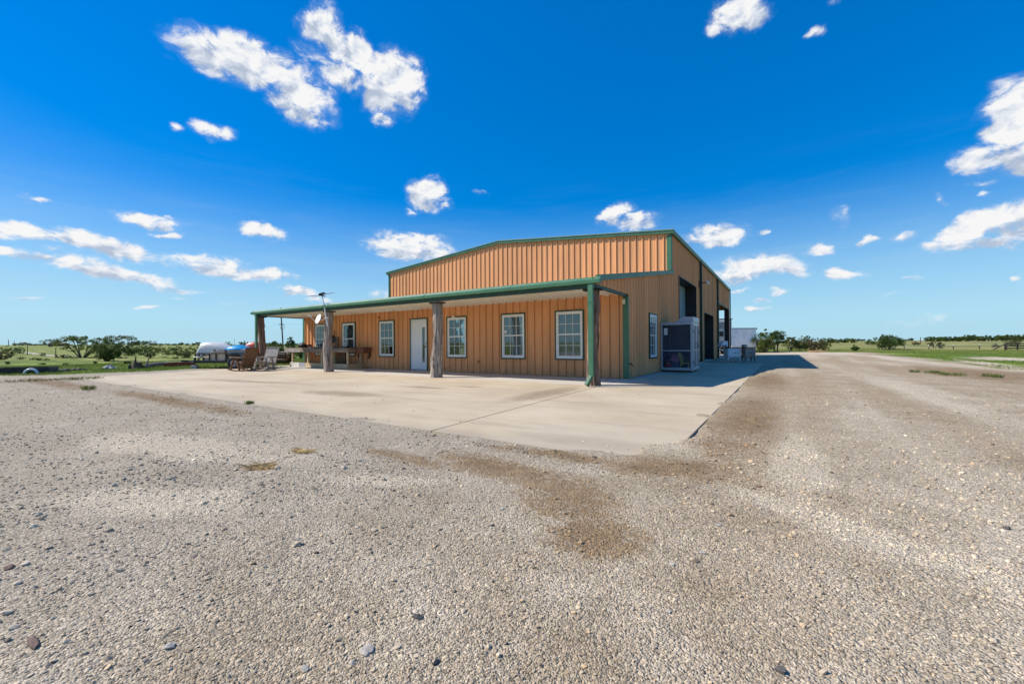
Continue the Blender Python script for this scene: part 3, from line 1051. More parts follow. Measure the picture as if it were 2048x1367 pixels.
corr(m, 'X', -18.04, -1, YM, YB, lambda y: -0.4, lambda y: ZE)
m.build('side_wall', 'siding', B)
m = corr(MB(), 'Y', YB, 1, -18.04, 0.0, lambda a: -0.4, gtop, [(-9.0, -0.3, -1, 4.21)], extra=(-9.02,))
m.build('rear_wall', 'siding', B)

# roofs
m = MB()
for x0, x1 in ((-18.2, -9.02), (-9.02, 0.16)):
    z0, z1 = ((5.97, 6.79) if x0 < -12 else (6.79, 5.97))
    m.prism([(x0, z0 - .05), (x1, z1 - .05), (x1, z1), (x0, z0)], 'Y', 5.9, YB + .15)
    for k in range(79):
        y = 5.95 + k * PITCH
        m.prism([(x0, z0 + .001), (x1, z1 + .001), (x1, z1 + .034), (x0, z0 + .034)], 'Y', y - .02, y + .02)
m.build('roof', 'roofmetal', B)
m = MB()
m.prism([(-2.70, 2.69), (YM, 4.12), (YM, 4.17), (-2.70, 2.74)], 'X', XL + .05, 0.03)
for k in range(58):
    x = XL + .2 + k * PITCH
    m.prism([(-2.69, 2.743), (YM, 4.171), (YM, 4.205), (-2.69, 2.775)], 'X', x - .02, x + .02)
m.build('porch_roof', 'roofmetal', B)
# ceiling of the porch: ribs run from the gutter to the wall
m = MB()
br = rib_breaks(XL + .05, -0.01)
cut = [(a, h) for a, h in br if XL + .05 < a < -0.01]
for (a0, h0), (a1, h1) in zip(cut[:-1], cut[1:]):
    z0, z1 = 2.645 - h0 * 1.25, 2.645 - h1 * 1.25
    m.add([(a0, -2.60, z0), (a1, -2.60, z1), (a1, -0.002, z1), (a0, -0.002, z0)], [(0, 1, 2, 3)])
m.build('porch_ceiling', 'soffit', B)

# green trim
XG = -17.55
m = MB()
m.prism([(-2.705, 2.62), (-2.83, 2.62), (-2.835, 2.70), (-2.80, 2.715), (-2.735, 2.785), (-2.705, 2.785)], 'X', XG, 0.155)
for x in (XG - .004, -11.3, -5.95, 0.148):
    m.prism([(-2.70, 2.612), (-2.838, 2.612), (-2.843, 2.702), (-2.806, 2.722), (-2.74, 2.79), (-2.70, 2.79)], 'X', x, x + .05)
m.build('gutter', 'green', B)
m = MB()
m.box(XG + .1, -0.02, -2.70, -2.56, 2.515, 2.618)
m.build('porch_beam', 'dk_shade_green', B)
for x in (XL + .10, -0.055):
    m = MB()
    m.box(x - .045, x + .045, -2.555, -0.02, 2.545, 2.615)
    m.build('end_beam', 'dk_shade_green', B)
# sloping trim on the lean-to end
m = MB()
for z0, z1, x0, x1 in ((-.10, .02, .036, .095), (.02, .055, .036, .115)):
    m.prism([(-2.70, rake(-2.70) + z0), (6.20, rake(6.20) + z0), (6.20, rake(6.20) + z1), (-2.70, rake(-2.70) + z1)], 'X', x0, x1)
m.build('rake_trim', 'green', B)
# gable rake: a lip above a fascia
m = MB()
for x0, x1 in ((-18.2, -9.02), (-9.02, 0.17)):
    f0 = 5.965 if x0 < -12 else 6.785
    f1 = 6.785 if x0 < -12 else 5.965
    for dz0, dz1, y0, y1 in ((-.145, -.03, 5.905, 6.0), (-.03, .012, 5.872, 6.0)):
        m.prism([(x0, f0 + dz0), (x1, f1 + dz0), (x1, f1 + dz1), (x0, f0 + dz1)], 'Y', y0, y1)
m.build('rake_trim', 'green', B)
m = MB()
m.prism([(0.04, 5.80), (0.14, 5.80), (0.165, 5.90), (0.165, 5.965), (0.04, 5.965)], 'Y', 6.005, YB + .12)
m.build('eave_trim', 'green', B)
m = MB()
m.prism([(-18.07, 5.80), (-18.17, 5.80), (-18.195, 5.9), (-18.195, 5.965), (-18.07, 5.965)], 'Y', 6.005, YB + .12)
m.build('eave_trim', 'green', B)
for x0, x1, y0, y1, z0, z1 in ((-.135, .042, -.045, .10, .012, 2.54), (XL - .04, XL + .12, -.045, .10, .012, 2.54),
                               (-.150, .045, 5.995, 6.16, 4.27, 5.80), (-18.09, -17.94, 5.995, 6.16, 3.4, 5.80)):
    m = MB()
    m.box(x0, x1, y0, y1, z0, z1, bev=.008)
    m.build('corner_trim', 'green', B)


def downspout(x, y, z1, w=.10, d=.09, kick=None, mat='green', z0=0.05):
    m = MB()
    if kick:
        m.box(x - w / 2, x + w / 2, y - d / 2, y + d / 2, .24, z1, bev=.006)
        k = Vector(kick)
        m.beam((x, y, .262), (x + k.x, y + k.y, .035), w, d, up=(1, 0, 0) if abs(k.y) > abs(k.x) else (0, 1, 0), bev=.006)
    else:
        m.box(x - w / 2, x + w / 2, y - d / 2, y + d / 2, z0, z1, bev=.006)
    for z in (1.2, z1 - .5):
        m.box(x - w / 2 - .006, x + w / 2 + .006, y - d / 2 - .006, y + d / 2 + .006, z, z + .03)
    m.build('downspout', mat, B)


pdr = onY(1181.5, 660, -2.78)
downspout(pdr.x, -2.765, 2.622, .135, .085, kick=(-.09, -.10, 0))
pdl = onY(512.5, 680, -2.77)
downspout(pdl.x, -2.765, 2.622, .13, .085, kick=(-.09, -.10, 0))
downspout(0.105, 13.35, 5.81, .13, .14, mat='dk_shade_green')
downspout(0.105, 20.80, 5.81, .13, .14, mat='dk_shade_green')
downspout(0.105, 29.34, 5.81, .09, .10, mat='dk_shade_green')


# log posts
def log_post(x, y, r, seed, mat, ztop=2.47, lean=(0, 0)):
    rng = random.Random(seed)
    knots = [(rng.uniform(0, 6.28), rng.uniform(.2, 2.3), rng.uniform(.22, .5), rng.uniform(.25, .6), rng.uniform(.12, .22)) for _ in range(12)]
    m = MB()
    nz, ns = 80, 56
    off = Vector((seed * 5.1, seed * 2.3, 0))
    vs = []
    for i in range(nz + 1):
        z = ztop * i / nz
        cxo = .035 * math.sin(z * 2.1 + seed) + lean[0] * z
        cyo = .03 * math.sin(z * 1.7 + seed * 2) + lean[1] * z
        for k in range(ns):
            t = 2 * math.pi * k / ns
            tw = t + z * .25 + .15 * math.sin(z * 1.7 + seed)
            c = Vector((math.cos(tw), math.sin(tw), 0))
            rr_ = r * (1.0 - .06 * z / ztop + .22 * math.exp(-z / .16))
            g = mnoise.noise(Vector((c.x * 2.6, c.y * 2.6, z * .55)) + off)
            g2 = mnoise.noise(Vector((c.x * 6.5, c.y * 6.5, z * 1.1)) - off)
            f = 1 + .36 * g + .22 * g2 - .20 * max(0, abs(g2) * -1 + .12) * 5 * .5
            for (kt, kz, kh, kw, ka) in knots:
                dt = (t - kt + math.pi) % (2 * math.pi) - math.pi
                f += ka * 1.3 * math.exp(-(dt / kw) ** 2 - ((z - kz) / kh * 2.2) ** 2)
                f -= ka * 1.6 * math.exp(-(dt / (kw * .35)) ** 2 - ((z - kz) / kh * 6) ** 2)
            vs.append((x + cxo + c.x * 0 + math.cos(t) * rr_ * f, y + cyo + math.sin(t) * rr_ * f, .002 + z))
    fs = [(i * ns + k, i * ns + (k + 1) % ns, (i + 1) * ns + (k + 1) % ns, (i + 1) * ns + k) for i in range(nz) for k in range(ns)]
    fs.append(tuple(nz * ns + k for k in range(ns)))
    m.add(vs, fs, True)
    o = m.build('porch_post', mat, B)
    c = MB()
    xo, yo = x + .035 * math.sin(ztop * 2.1 + seed) + lean[0] * ztop, y + .03 * math.sin(ztop * 1.7 + seed * 2) + lean[1] * ztop
    c.box(xo - .26, xo + .26, yo - .13, yo + .13, ztop - .004, ztop + .042, bev=.006)
    c.build('cap_plate', 'steel', o)
    return o


for (u, v, r, sd, mt) in [(1186.5, 772, .138, 3, 'cedardark'), (874, 754, .150, 5, 'cedar'), (656.5, 742, .155, 8, 'cedar'), (524, 738, .140, 13, 'cedardark')]:
    p = onY(u, v, -2.47)
    log_post(p.x, -2.45, r, sd, mt)


# windows
def window(u0, z0, w, h, xf, fill, sticker=False, grid=True):
    """xf maps (along wall, outward, up) to the world"""
    def bx(mb, a0, a1, n0, n1, c0, c1, bev=0):
        return mb.box(a0, a1, n0, n1, c0, c1, xf, bev)
    u1, z1, zm = u0 + w, z0 + h, z0 + h * .505
    f = MB()
    fw = .055
    bx(f, u0, u0 + fw, -.05, .042, z0, z1, .004)
    bx(f, u1 - fw, u1, -.05, .042, z0, z1, .004)
    bx(f, u0 + fw, u1 - fw, -.05, .042, z1 - fw, z1, .004)
    bx(f, u0 + fw, u1 - fw, -.05, .044, z0, z0 + fw, .004)
    fr = f.build('window', 'white', B)
    t = MB()
    tw = .045
    bx(t, u0 - tw, u0 - .002, -.01, .05, z0 - tw, z1 + tw)
    bx(t, u1 + .002, u1 + tw, -.01, .05, z0 - tw, z1 + tw)
    bx(t, u0 - .002, u1 + .002, -.01, .052, z1 + .002, z1 + tw)
    bx(t, u0 - .002, u1 + .002, -.01, .052, z0 - tw, z0 - .002)
    t.build('window_trim', 'dk_shade_green', fr)
    s = MB()
    iw = .032
    for (a, b, n) in ((zm, z1 - fw, .018), (z0 + fw, zm + .03, .004)):
        bx(s, u0 + fw, u0 + fw + iw, n - .02, n + .016, a, b)
        bx(s, u1 - fw - iw, u1 - fw, n - .02, n + .016, a, b)
        bx(s, u0 + fw + iw, u1 - fw - iw, n - .02, n + .017, b - iw - .006, b)
        bx(s, u0 + fw + iw, u1 - fw - iw, n - .02, n + .017, a, a + iw + .006)
    s.build('sash', 'white', fr)
    if grid:
        g = MB()
        for (a, b, n) in ((zm + iw, z1 - fw - iw, .018), (z0 + fw + iw, zm, .004)):
            for k in (1, 2):
                x = u0 + fw + iw + (w - 2 * fw - 2 * iw) * k / 3
                bx(g, x - .0095, x + .0095, n - .006, n + .010, a, b)
            zz = (a + b) / 2
            bx(g, u0 + fw + iw, u1 - fw - iw, n - .006, n + .0115, zz - .0095, zz + .0095)
        g.build('grille', 'muntin', fr)
    p = MB()
    for (a, b, n) in ((zm + .01, z1 - fw, .012), (z0 + fw, zm + .02, -.002)):
        bx(p, u0 + fw + .01, u1 - fw - .01, n - .005, n, a, b)
    p.build('pane', 'glass', fr)
    if fill == 'curtain':
        c = MB()
        n_ = 40
        for (a, b) in ((u0 + .03, u0 + w * .505), (u0 + w * .495, u1 - .03)):
            vs = []
            for k in range(n_ + 1):
                x = a + (b - a) * k / n_
                y = -.075 + .014 * math.sin(k * 1.15) + .008 * math.sin(k * .43 + a)
                vs += [xf @ Vector((x, y, z0 + .03)), xf @ Vector((x, y, z1 - .05))]
            c.add(vs, [(2 * k, 2 * k + 2, 2 * k + 3, 2 * k + 1) for k in range(n_)], True)
        c.build('curtain', 'curtain', fr)
    if fill == 'blind':
        c = MB()
        k = 0
        while z0 + .06 + k * .042 < z1 - .05:
            z = z0 + .06 + k * .042
            vs = [(u0 + .05, -.085, z), (u1 - .05, -.085, z), (u1 - .05, -.12, z + .036), (u0 + .05, -.12, z + .036)]
            c.add([xf @ Vector(v) for v in vs], [(0, 1, 2, 3)])
            k += 1
        c.build('blind', 'blind', fr)
    if fill == 'half':
        c = MB()
        bx(c, u0 + w * .36, u1 - .05, -.11, -.10, z0 + .05, z1 - .05)
        c.build('blind', 'blind', fr)
    if sticker:
        c = MB()
        bx(c, u0 + .10, u0 + .19, .0125, .0145, zm + .10, zm + .21)
        c.build('window_sticker', 'white', fr)
    return fr


XF = Matrix(((1, 0, 0, 0), (0, -1, 0, 0), (0, 0, 1, 0), (0, 0, 0, 1)))          # front wall: outward = -Y
XS = Matrix(((0, 1, 0, 0), (1, 0, 0, 0), (0, 0, 1, 0), (0, 0, 0, 1)))           # side wall: outward = +X
fills = ['dark', 'curtain', 'dark', 'blind', 'half', 'blind']
for i, (a, b) in enumerate(WIN):
    window(a, WZ0, b - a, WZ1 - WZ0, XF, fills[i], sticker=(i == 4), grid=(i != 1))
window(SW[0], SW[2], SW[1] - SW[0], SW[3] - SW[2], XS, 'dark')

# entry door with one narrow light
x0, x1 = DOOR
f = MB()
for a, b, c, d in ((x0 - .045, x0, .012, 2.235), (x1, x1 + .045, .012, 2.235), (x0, x1, 2.19, 2.235)):
    f.box(a, b, -.052, .04, c, d)
dr = f.build('entry_door', 'dk_shade_green', B)
f = MB()
for a, b, c, d in ((x0, x0 + .05, .012, 2.19), (x1 - .035, x1, .012, 2.19), (x0 + .05, x1 - .035, 2.15, 2.19)):
    f.box(a, b, -.03, .05, c, d)
f.build('door_frame', 'door', dr)
f = MB()
f.box(x0 + .05, x1 - .035, -.035, .06, .012, .055)
f.build('threshold', 'alu', dr)
l0, l1 = x0 + .052, x1 - .037
lw = l1 - l0
g0, g1, h0, h1 = l0 + lw * .68, l0 + lw * .90, .34, 1.86
f = MB()
f.box(l0, g0, -.005, .035, .06, 2.145)
f.box(g1, l1, -.005, .035, .06, 2.145)
f.box(g0, g1, -.005, .035, .06, h0)
f.box(g0, g1, -.005, .035, h1, 2.145)
f.build('door_leaf', 'door', dr)
f = MB()
for a, b, c, d in ((g0, g0 + .02, h0, h1), (g1 - .02, g1, h0, h1), (g0 + .02, g1 - .02, h0, h0 + .02), (g0 + .02, g1 - .02, h1 - .02, h1)):
    f.box(a, b, -.014, .03, c, d)
f.build('glazing_bead', 'muntin', dr)
f = MB()
f.box(g0 + .018, g1 - .018, .004, .010, h0 + .018, h1 - .018)
f.build('pane', 'glass', dr)
f = MB()
f.tube([(l1 - .055, -.006, 1.02), (l1 - .055, -.055, 1.02)], .016, 10)
f.tube([(l1 - .055, -.055, 1.02), (l1 - .16, -.058, 1.02)], .010, 8)
f.lathe([(0, 0), (.03, 0), (.03, .012), (0, .012)], 14, Matrix.Translation((l1 - .055, -.006, 1.02)) @ Matrix.Rotation(R_(90), 4, 'X'))
f.build('door_handle', 'steel', dr)
f = MB()
f.lathe([(0, 0), (.025, 0), (.025, .014), (0, .014)], 14, Matrix.Translation((l1 - .055, -.006, 1.16)) @ Matrix.Rotation(R_(90), 4, 'X'))
f.build('door_lock', 'steel', dr)


# roll-up doors, set well back in their openings
def rollup(op):
    y0, y1, _, z1 = op
    m = MB()
    X = -.55
    n = int((z1 - .0) / .085)
    vs = []
    for k in range(n * 4 + 1):
        z = .012 + (z1 - .012) * k / (n * 4)
        h = (0, .014, .020, .014)[k % 4]
        vs += [(X + h, y0, z), (X + h, y1, z)]
    m.add(vs, [(2 * k, 2 * k + 1, 2 * k + 3, 2 * k + 2) for k in range(n * 4)])
    o = m.build('roll_up_door', 'rollup', B)
    f = MB()
    f.box(-.62, .038, y0 - .06, y0, .012, z1 + .05)
    f.box(-.62, .038, y1, y1 + .06, .012, z1 + .05)
    f.box(-.62, .038, y0, y1, z1, z1 + .05)
    f.build('door_jamb', 'steel', o)
    f = MB()
    f.box(X - .01, X + .05, y0, y1, .012, .10)
    f.build('bottom_bar', 'steel', o)


rollup(D1)
rollup(D2)
# open bay at the far end
for a, b, c, d in ((-.34, -.04, 28.96, 29.26), (-9.0, -8.75, 29.0, 29.25), (-.04, .04, 28.955, 29.06), (-.045, .045, 20.86, 20.95)):
    m = MB()
    m.box(a, b, c, d, -.4, 4.21)
    m.build('bay_column', 'steel', B)
for bx_ in ((-9.0, -.07, YB - .06, YB + .045, 4.12, 4.21), (-.06, .05, 20.95, 28.95, 4.13, 4.215)):
    m = MB()
    m.box(*bx_)
    m.build('bay_header', 'dk_shade_green', B)
for bx_ in ((-18.0, -.02, 20.7, 20.8, -.2, 5.8), (-9.2, -9.1, 20.81, 29.2, -.4, 5.8)):
    m = MB()
    m.box(*bx_)
    m.build('bay_partition', 'siding', B)
# the rooms behind the windows
m = MB()
m.box(XL + .06, -.03, .09, 29.2, -.35, .006)
m.build('floor_slab', 'concrete', B)
m = MB()
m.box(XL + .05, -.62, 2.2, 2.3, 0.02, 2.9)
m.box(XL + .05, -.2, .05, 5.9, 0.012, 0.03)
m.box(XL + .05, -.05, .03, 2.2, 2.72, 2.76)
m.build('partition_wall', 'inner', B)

# small fittings fixed to the walls
def fixture(name, label, cat, u, v, z):
    p = gnd(u, v, z)
    return p


def tube_light(u0, v0, u1, v1, label, mat):
    a, b = gnd(u0, v0, 2.585), gnd(u1, v1, 2.585)
    y = (a.y + b.y) / 2
    t = thing('strip_light', label, 'light fixture', ((a.x + b.x) / 2, y, 2.6), 0, 'strip lights under the porch ceiling')
    m = MB()
    m.box(a.x, b.x, y - .075, y + .075, 2.575, 2.60, bev=.004)
    m.box(a.x + .01, b.x - .01, y - .035, y + .035, 2.548, 2.575)
    m.build('housing', mat, t)
    for dy in (-.05, .05):
        m = MB()
        m.tube([(a.x + .05, y + dy, 2.557), (b.x - .05, y + dy, 2.557)], .013, 8)
        m.build('lamp_tube', 'white', t)
    for x in (a.x, b.x - .03):
        m = MB()
        m.box(x, x + .03, y - .075, y + .075, 2.54, 2.574)
        m.build('end_cap', 'white', t)


tube_light(797, 619.5, 838, 615.5, 'long white strip light under the porch ceiling right of the older strip light', 'white')
tube_light(752, 622, 786, 619, 'dull strip light on the porch ceiling, further from the door post', 'soffit')

p = onY(1248.3, 603, -.05)
t = thing('wall_light', 'small cream box light high on the green porch corner trim', 'wall light', (p.x, -.05, p.z))
m = MB()
m.box(p.x - .045, p.x + .04, -.125, -.046, p.z - .08, p.z + .08, bev=.012)
m.build('light_cover', 'cream', t)
m = MB()
m.box(p.x - .03, p.x + .03, -.07, -.046, p.z + .08, p.z + .105)
m.build('light_bracket', 'steel', t)
p = onY(907.5, 633.5, -.03)
t = thing('outlet_box', 'small cream electrical box right above a gridded window', 'electrical box', (p.x, -.03, p.z))
m = MB()
m.box(p.x - .075, p.x + .075, -.075, -.036, p.z - .035, p.z + .05, bev=.008)
m.build('box_cover', 'cream', t)
m = MB()
m.box(p.x - .05, p.x + .05, -.083, -.0752, p.z - .02, p.z + .03, bev=.003)
m.build('flap', 'muntin', t)

p = onX(1400.5, 568, .12)
t = thing('flood_light', 'barn light on a short arm high on the shaded side wall', 'flood light', (0.04, p.y, p.z))
m = MB()
m.box(.036, .07, p.y - .09, p.y + .09, p.z - .22, p.z + .22, bev=.01)
m.build('back_plate', 'rust', t)
m = MB()
m.tube([(.07, p.y, p.z), (.3, p.y, p.z + .06), (.45, p.y, p.z + .10)], .025, 8)
m.build('arm', 'steel', t)
m = MB()
m.lathe([(.02, .12), (.05, .10), (.07, .04), (.09, -.12), (.0, -.12)], 16, Matrix.Translation((.50, p.y, p.z + .06)) @ Matrix.Rotation(R_(-28), 4, 'Y'))
m.build('lamp_head', 'white', t)

p = onX(1258.5, 728, .04)
t = thing('garden_tap', 'small dark outdoor tap low on the side wall by the green corner', 'tap', (0.04, p.y, p.z))
m = MB()
m.tube([(.0, p.y, p.z), (.12, p.y, p.z), (.15, p.y, p.z - .06)], .018, 8)
m.build('spout', 'black', t)
m = MB()
m.lathe([(0, 0), (.04, 0), (.04, .012), (0, .012)], 12, Matrix.Translation((.10, p.y, p.z + .035)))
m.tube([(.10, p.y, p.z), (.10, p.y, p.z + .036)], .008, 6)
m.build('tap_handle', 'black', t)

for (u, v, lb) in ((758.5, 635, 'small dark hook high on the porch wall left of the door'), (737.5, 716, 'small dark bracket low on the porch wall by the barbecue end'), (957.5, 723, 'small dark outlet low on the porch wall between two gridded windows')):
    p = onY(u, v, -.03)
    t = thing('wall_hook', lb, 'hook', (p.x, -.03, p.z))
    m = MB()
    m.box(p.x - .03, p.x + .03, -.05, -.012, p.z - .05, p.z + .05, bev=.006)
    m.build('hook_plate', 'rust', t)
    m = MB()
    m.tube([(p.x, -.05, p.z + .02), (p.x + .02, -.10, p.z + .01), (p.x + .02, -.11, p.z + .06)], .012, 6)
    m.build('hook_arm', 'black', t)

# ------------------------------------------------------------------ things on and around the apron
def frame_at(p, ex, ey=None):
    ex = Vector(ex).normalized()
    ey = Vector((-ex.y, ex.x, 0)) if ey is None else Vector(ey)
    m = Matrix((ex, ey, Vector((0, 0, 1)))).transposed().to_4x4()
    m.translation = Vector(p)
    return m


def rot_of(ex):
    return math.atan2(ex[1], ex[0])


class LB(MB):
    """builder in a thing's own frame: the parts sit at the origin of their parent"""

    def build(s, name, mat, parent=None, label=None, recalc=True):
        sv = ORG[parent]
        ORG[parent] = Vector((0, 0, 0))
        o = MB.build(s, name, mat, parent, label, recalc)
        ORG[parent] = sv
        ORG[o] = Vector((0, 0, 0))
        return o


# workbench of planks against the wall
bl = onY(572, 695, -.85).x
br_ = onY(697.5, 735, -.85).x
bl2 = onY(583, 730, -.85).x
wb = thing('workbench', 'long rough plank workbench standing on a pale board base by the wall', 'workbench', ((bl + br_) / 2, -.45, 0))
m = MB()
for k in range(5):
    y = -.90 + k * .165
    m.box(bl - .02 + .03 * (k % 2), br_ + .02, y, y + .155, .93 + .004 * (k % 3), .972 + .003 * (k % 3), bev=.005)
m.build('table_top', 'oldplank', wb)
m = MB()
m.box(bl, bl + 1.45, -.925, -.885, .755, .928, bev=.005)
m.build('apron_board', 'greywood', wb)
m = MB()
m.box(bl + 1.46, br_, -.925, -.885, .765, .928, bev=.005)
m.build('apron_board', 'oldplank', wb)
m = MB()
m.box(br_, br_ + .04, -.92, -.05, .76, .928, bev=.005)
m.build('apron_board', 'oldplank', wb)
for x in (bl2 + .12, bl2 + 1.55, bl2 + 2.75, bl2 + 3.6, br_ - .08):
    for y in (-.84, -.14):
        m = MB()
        m.box(x - .045, x + .045, y - .045, y + .045, .225, .93, bev=.005)
        m.build('leg', 'pine', wb)
m = MB()
m.box(bl2 + .85, bl2 + 1.40, -.931, -.90, .01, .225, bev=.004)
m.build('base_patch', 'alu', wb)
m = MB()
m.box(bl2, bl2 + .849, -.93, -.89, .004, .228, bev=.004)
m.build('base_board', 'tubwhite', wb)
for z0, z1 in ((.004, .112), (.116, .226)):
    m = MB()
    m.box(bl2 + 1.401, br_ + .02, -.93, -.89, z0, z1, bev=.004)
    m.box(br_ - .02, br_ + .02, -.889, -.04, z0, z1, bev=.004)
    m.box(bl2, bl2 + .04, -.889, -.04, z0, z1, bev=.004)
    m.build('base_board', 'pine', wb)
TOP = .982
# bench-top clutter, each its own thing
p = onY(606, 690, -.55)
t = thing('iron_kettle', 'black iron kettle on the left end of the workbench', 'kettle', (p.x, -.55, TOP))
m = MB()
m.lathe([(0, .0), (.14, .01), (.19, .08), (.19, .15), (.12, .21), (.05, .225), (.03, .25), (0, .26)], 20, Matrix.Translation((p.x, -.55, TOP)))
m.build('kettle_body', 'black', t)
m = MB()
m.tube([(p.x - .17, -.55, TOP + .12), (p.x - .26, -.55, TOP + .16), (p.x - .30, -.55, TOP + .22)], [.035, .025, .018], 8)
m.build('spout', 'black', t)
m = MB()
m.tube([(p.x - .13 + .26 * k / 8, -.55, TOP + .18 + .14 * math.sin(math.pi * k / 8)) for k in range(9)], .012, 6)
m.build('handle', 'black', t)
p = onY(616, 691, -.3)
t = thing('stock_pot', 'squat black pot beside the iron kettle on the workbench', 'pot', (p.x, -.3, TOP))
m = MB()
m.lathe([(0, 0), (.15, 0), (.17, .03), (.17, .17), (.155, .17), (.15, .03), (0, .02)], 22, Matrix.Translation((p.x, -.3, TOP)))
m.build('pot_body', 'rust', t)
for s_ in (-1, 1):
    m = MB()
    m.tube([(p.x + s_ * .17, -.34, TOP + .13), (p.x + s_ * .22, -.3, TOP + .13), (p.x + s_ * .17, -.26, TOP + .13)], .01, 6)
    m.build('handle', 'black', t)


def tray(px_, y, w, d, mat, label, h=.05, rz=0.0):
    x = onY(px_, 694, y).x
    t = thing('baking_tray', label, 'tray', (x, y, TOP), rz, 'flat trays lying on the workbench')
    m = LB()
    m.box(-w / 2, w / 2, -d / 2, d / 2, 0.001, .008)
    m.build('tray_base', mat, t)
    m = LB()
    for a, b, c, e in ((-w / 2, -w / 2 + .012, -d / 2, d / 2), (w / 2 - .012, w / 2, -d / 2, d / 2), (-w / 2, w / 2, -d / 2, -d / 2 + .012), (-w / 2, w / 2, d / 2 - .012, d / 2)):
        m.box(a, b, c, e, .009, h)
    m.build('tray_rim', mat, t)


tray(639, -.62, .85, .36, 'black', 'large black tray lying flat on the workbench left of the log post', .045, .08)
tray(628, -.38, .5, .3, 'alu', 'grey metal tray behind the large black tray on the workbench', .05, -.1)
tray(683, -.5, .75, .4, 'steel', 'dark tray on the right half of the workbench', .05, .05)
tray(672, -.30, .40, .28, 'alu', 'small grey tray right of the log post on the workbench', .05, -.15)
p = onY(723, 692, -.30)
t = thing('barbecue_grill', 'rusty barbecue box at the right end of the workbench against the wall', 'barbecue', (p.x, -.3, 0.7))
m = MB()
m.prism([(-.50, .72), (-.10, .72), (-.06, .98), (-.54, .98)], 'X', p.x - .62, p.x + .42)
m.build('fire_box', 'rust', t)
m = MB()
m.tube([(p.x - .62 + 1.04 * k / 2, -.30, .985) for k in range(3)], [.001, .001, .001], 4)
for k in range(12):
    x = p.x - .58 + k * .085
    m.tube([(x, -.52, .99), (x, -.08, .99)], .008, 6)
m.build('grate', 'black', t)
for x in (p.x - .5, p.x + .3):
    m = MB()
    m.box(x - .03, x + .03, -.12, -.05, .52, .72)
    m.build('bracket', 'steel', t)
p = onY(668, 678, -.06)
t = thing('frying_pan', 'round black pan hanging on the wall right of the log post', 'pan', (p.x, -.06, p.z))
m = MB()
m.lathe([(0, 0), (.15, 0), (.19, .05), (.18, .05), (.145, .012), (0, .012)], 24, Matrix.Translation((p.x, -.045, p.z)) @ Matrix.Rotation(R_(90), 4, 'X'))
m.build('pan_bowl', 'black', t)
m = MB()
m.beam((p.x + .02, -.06, p.z + .17), (p.x + .05, -.06, p.z + .42), .03, .012)
m.build('handle', 'black', t)
p = onY(675.5, 682, -.07)
t = thing('plank', 'dark brown plank leaning on the wall behind the workbench', 'plank', (p.x, -.15, TOP))
m = MB()
m.beam((p.x, -.19, TOP), (p.x, -.065, 1.52), .22, .03, up=(0, 1, 0), bev=.004)
m.build('board', 'brownwood', t)
p = onY(688, 715, -.10)
t = thing('storage_panel', 'dark boards standing on edge beneath the workbench', 'boards', (p.x, -.2, .02))
m = MB()
m.box(p.x - .3, p.x + .28, -.24, -.17, .02, .78, bev=.006)
m.build('board', 'brownwood', t)
m = MB()
m.box(p.x - .05, p.x + .40, -.165, -.12, .02, .70, bev=.006)
m.build('board', 'black', t)


# rocking chairs
def rocking_chair(label, base, facing, mat, style):
    t = thing('rocking_chair', label, 'rocking chair', base, rot_of(facing), 'rocking chairs at the end of the porch')
    hw = .29
    for s_ in (-1, 1):
        m = LB()
        y = s_ * hw
        n = 16
        pts = [(-.58 + 1.12 * k / n, .028 + .20 * abs(-.58 + 1.12 * k / n + .02) ** 2.0) for k in range(n + 1)]
        for (xa, za), (xb, zb) in zip(pts[:-1], pts[1:]):
            m.beam((xa, y, za), (xb, y, zb), .045, .052, up=(0, 1, 0))
        m.build('rocker', mat, t)
        m = LB()
        m.beam((.40, y, .07), (.16, y, .575), .045, .085, up=(0, 1, 0), bev=.005)
        m.build('leg', mat, t)
        m = LB()
        m.beam((-.12, y, .05), (.02, y, .575), .045, .085, up=(0, 1, 0), bev=.005)
        m.build('leg', mat, t)
        m = LB()
        if style == 'board':
            m.beam((.42, y * 1.08, .615), (-.34, y * 1.08, .575), .032, .12, up=(0, 1, 0), bev=.006)
        else:
            pts = [(.46, .50), (.47, .56), (.42, .60), (.30, .595), (.1, .575), (-.15, .57), (-.32, .58)]
            m.tube([(a, y * 1.08, b) for a, b in pts], .034, 8)
        m.build('armrest', mat, t)
    m = LB()
    for k in range(6):
        x = .34 - k * .105
        z = .395 - k * .022
        m.beam((x, -hw + .02, z), (x, hw - .02, z), .024, .095, up=(1, 0, .2), bev=.004)
    m.build('seat', mat, t)
    m = LB()
    m.beam((.36, -hw + .03, .33), (-.28, -hw + .03, .20), .035, .10, up=(0, 1, 0))
    m.beam((.36, hw - .03, .33), (-.28, hw - .03, .20), .035, .10, up=(0, 1, 0))
    m.build('seat_rail', mat, t)
    m = LB()
    if style == 'board':
        for k in range(5):
            y = -.25 + k * .125
            m.beam((-.20, y, .20), (-.52, y, 1.00 + .015 * (2 - abs(k - 2))), .024, .118, up=(0, 1, 0), bev=.004)
        m.beam((-.335, -.30, .45), (-.335, .30, .45), .03, .07, up=(0, 0, 1))
        m.beam((-.50, -.31, .97), (-.50, .31, .97), .10, .045, up=(1, 0, 0), bev=.005)
    else:
        for k in range(7):
            f = k / 7
            z = .36 + f * .62
            m.beam((-.26 - f * .26, -.30, z), (-.26 - f * .26, .30, z), .024, .098, up=(-.26, 0, .62), bev=.004)
        m.beam((-.535, -.315, 1.0), (-.535, .315, 1.0), .07, .055, up=(1, 0, 0), bev=.008)
        for s_ in (-1, 1):
            m.beam((-.20, s_ * .27, .16), (-.55, s_ * .27, .98), .05, .035, up=(0, 1, 0))
    m.build('backrest', mat, t)
    return t


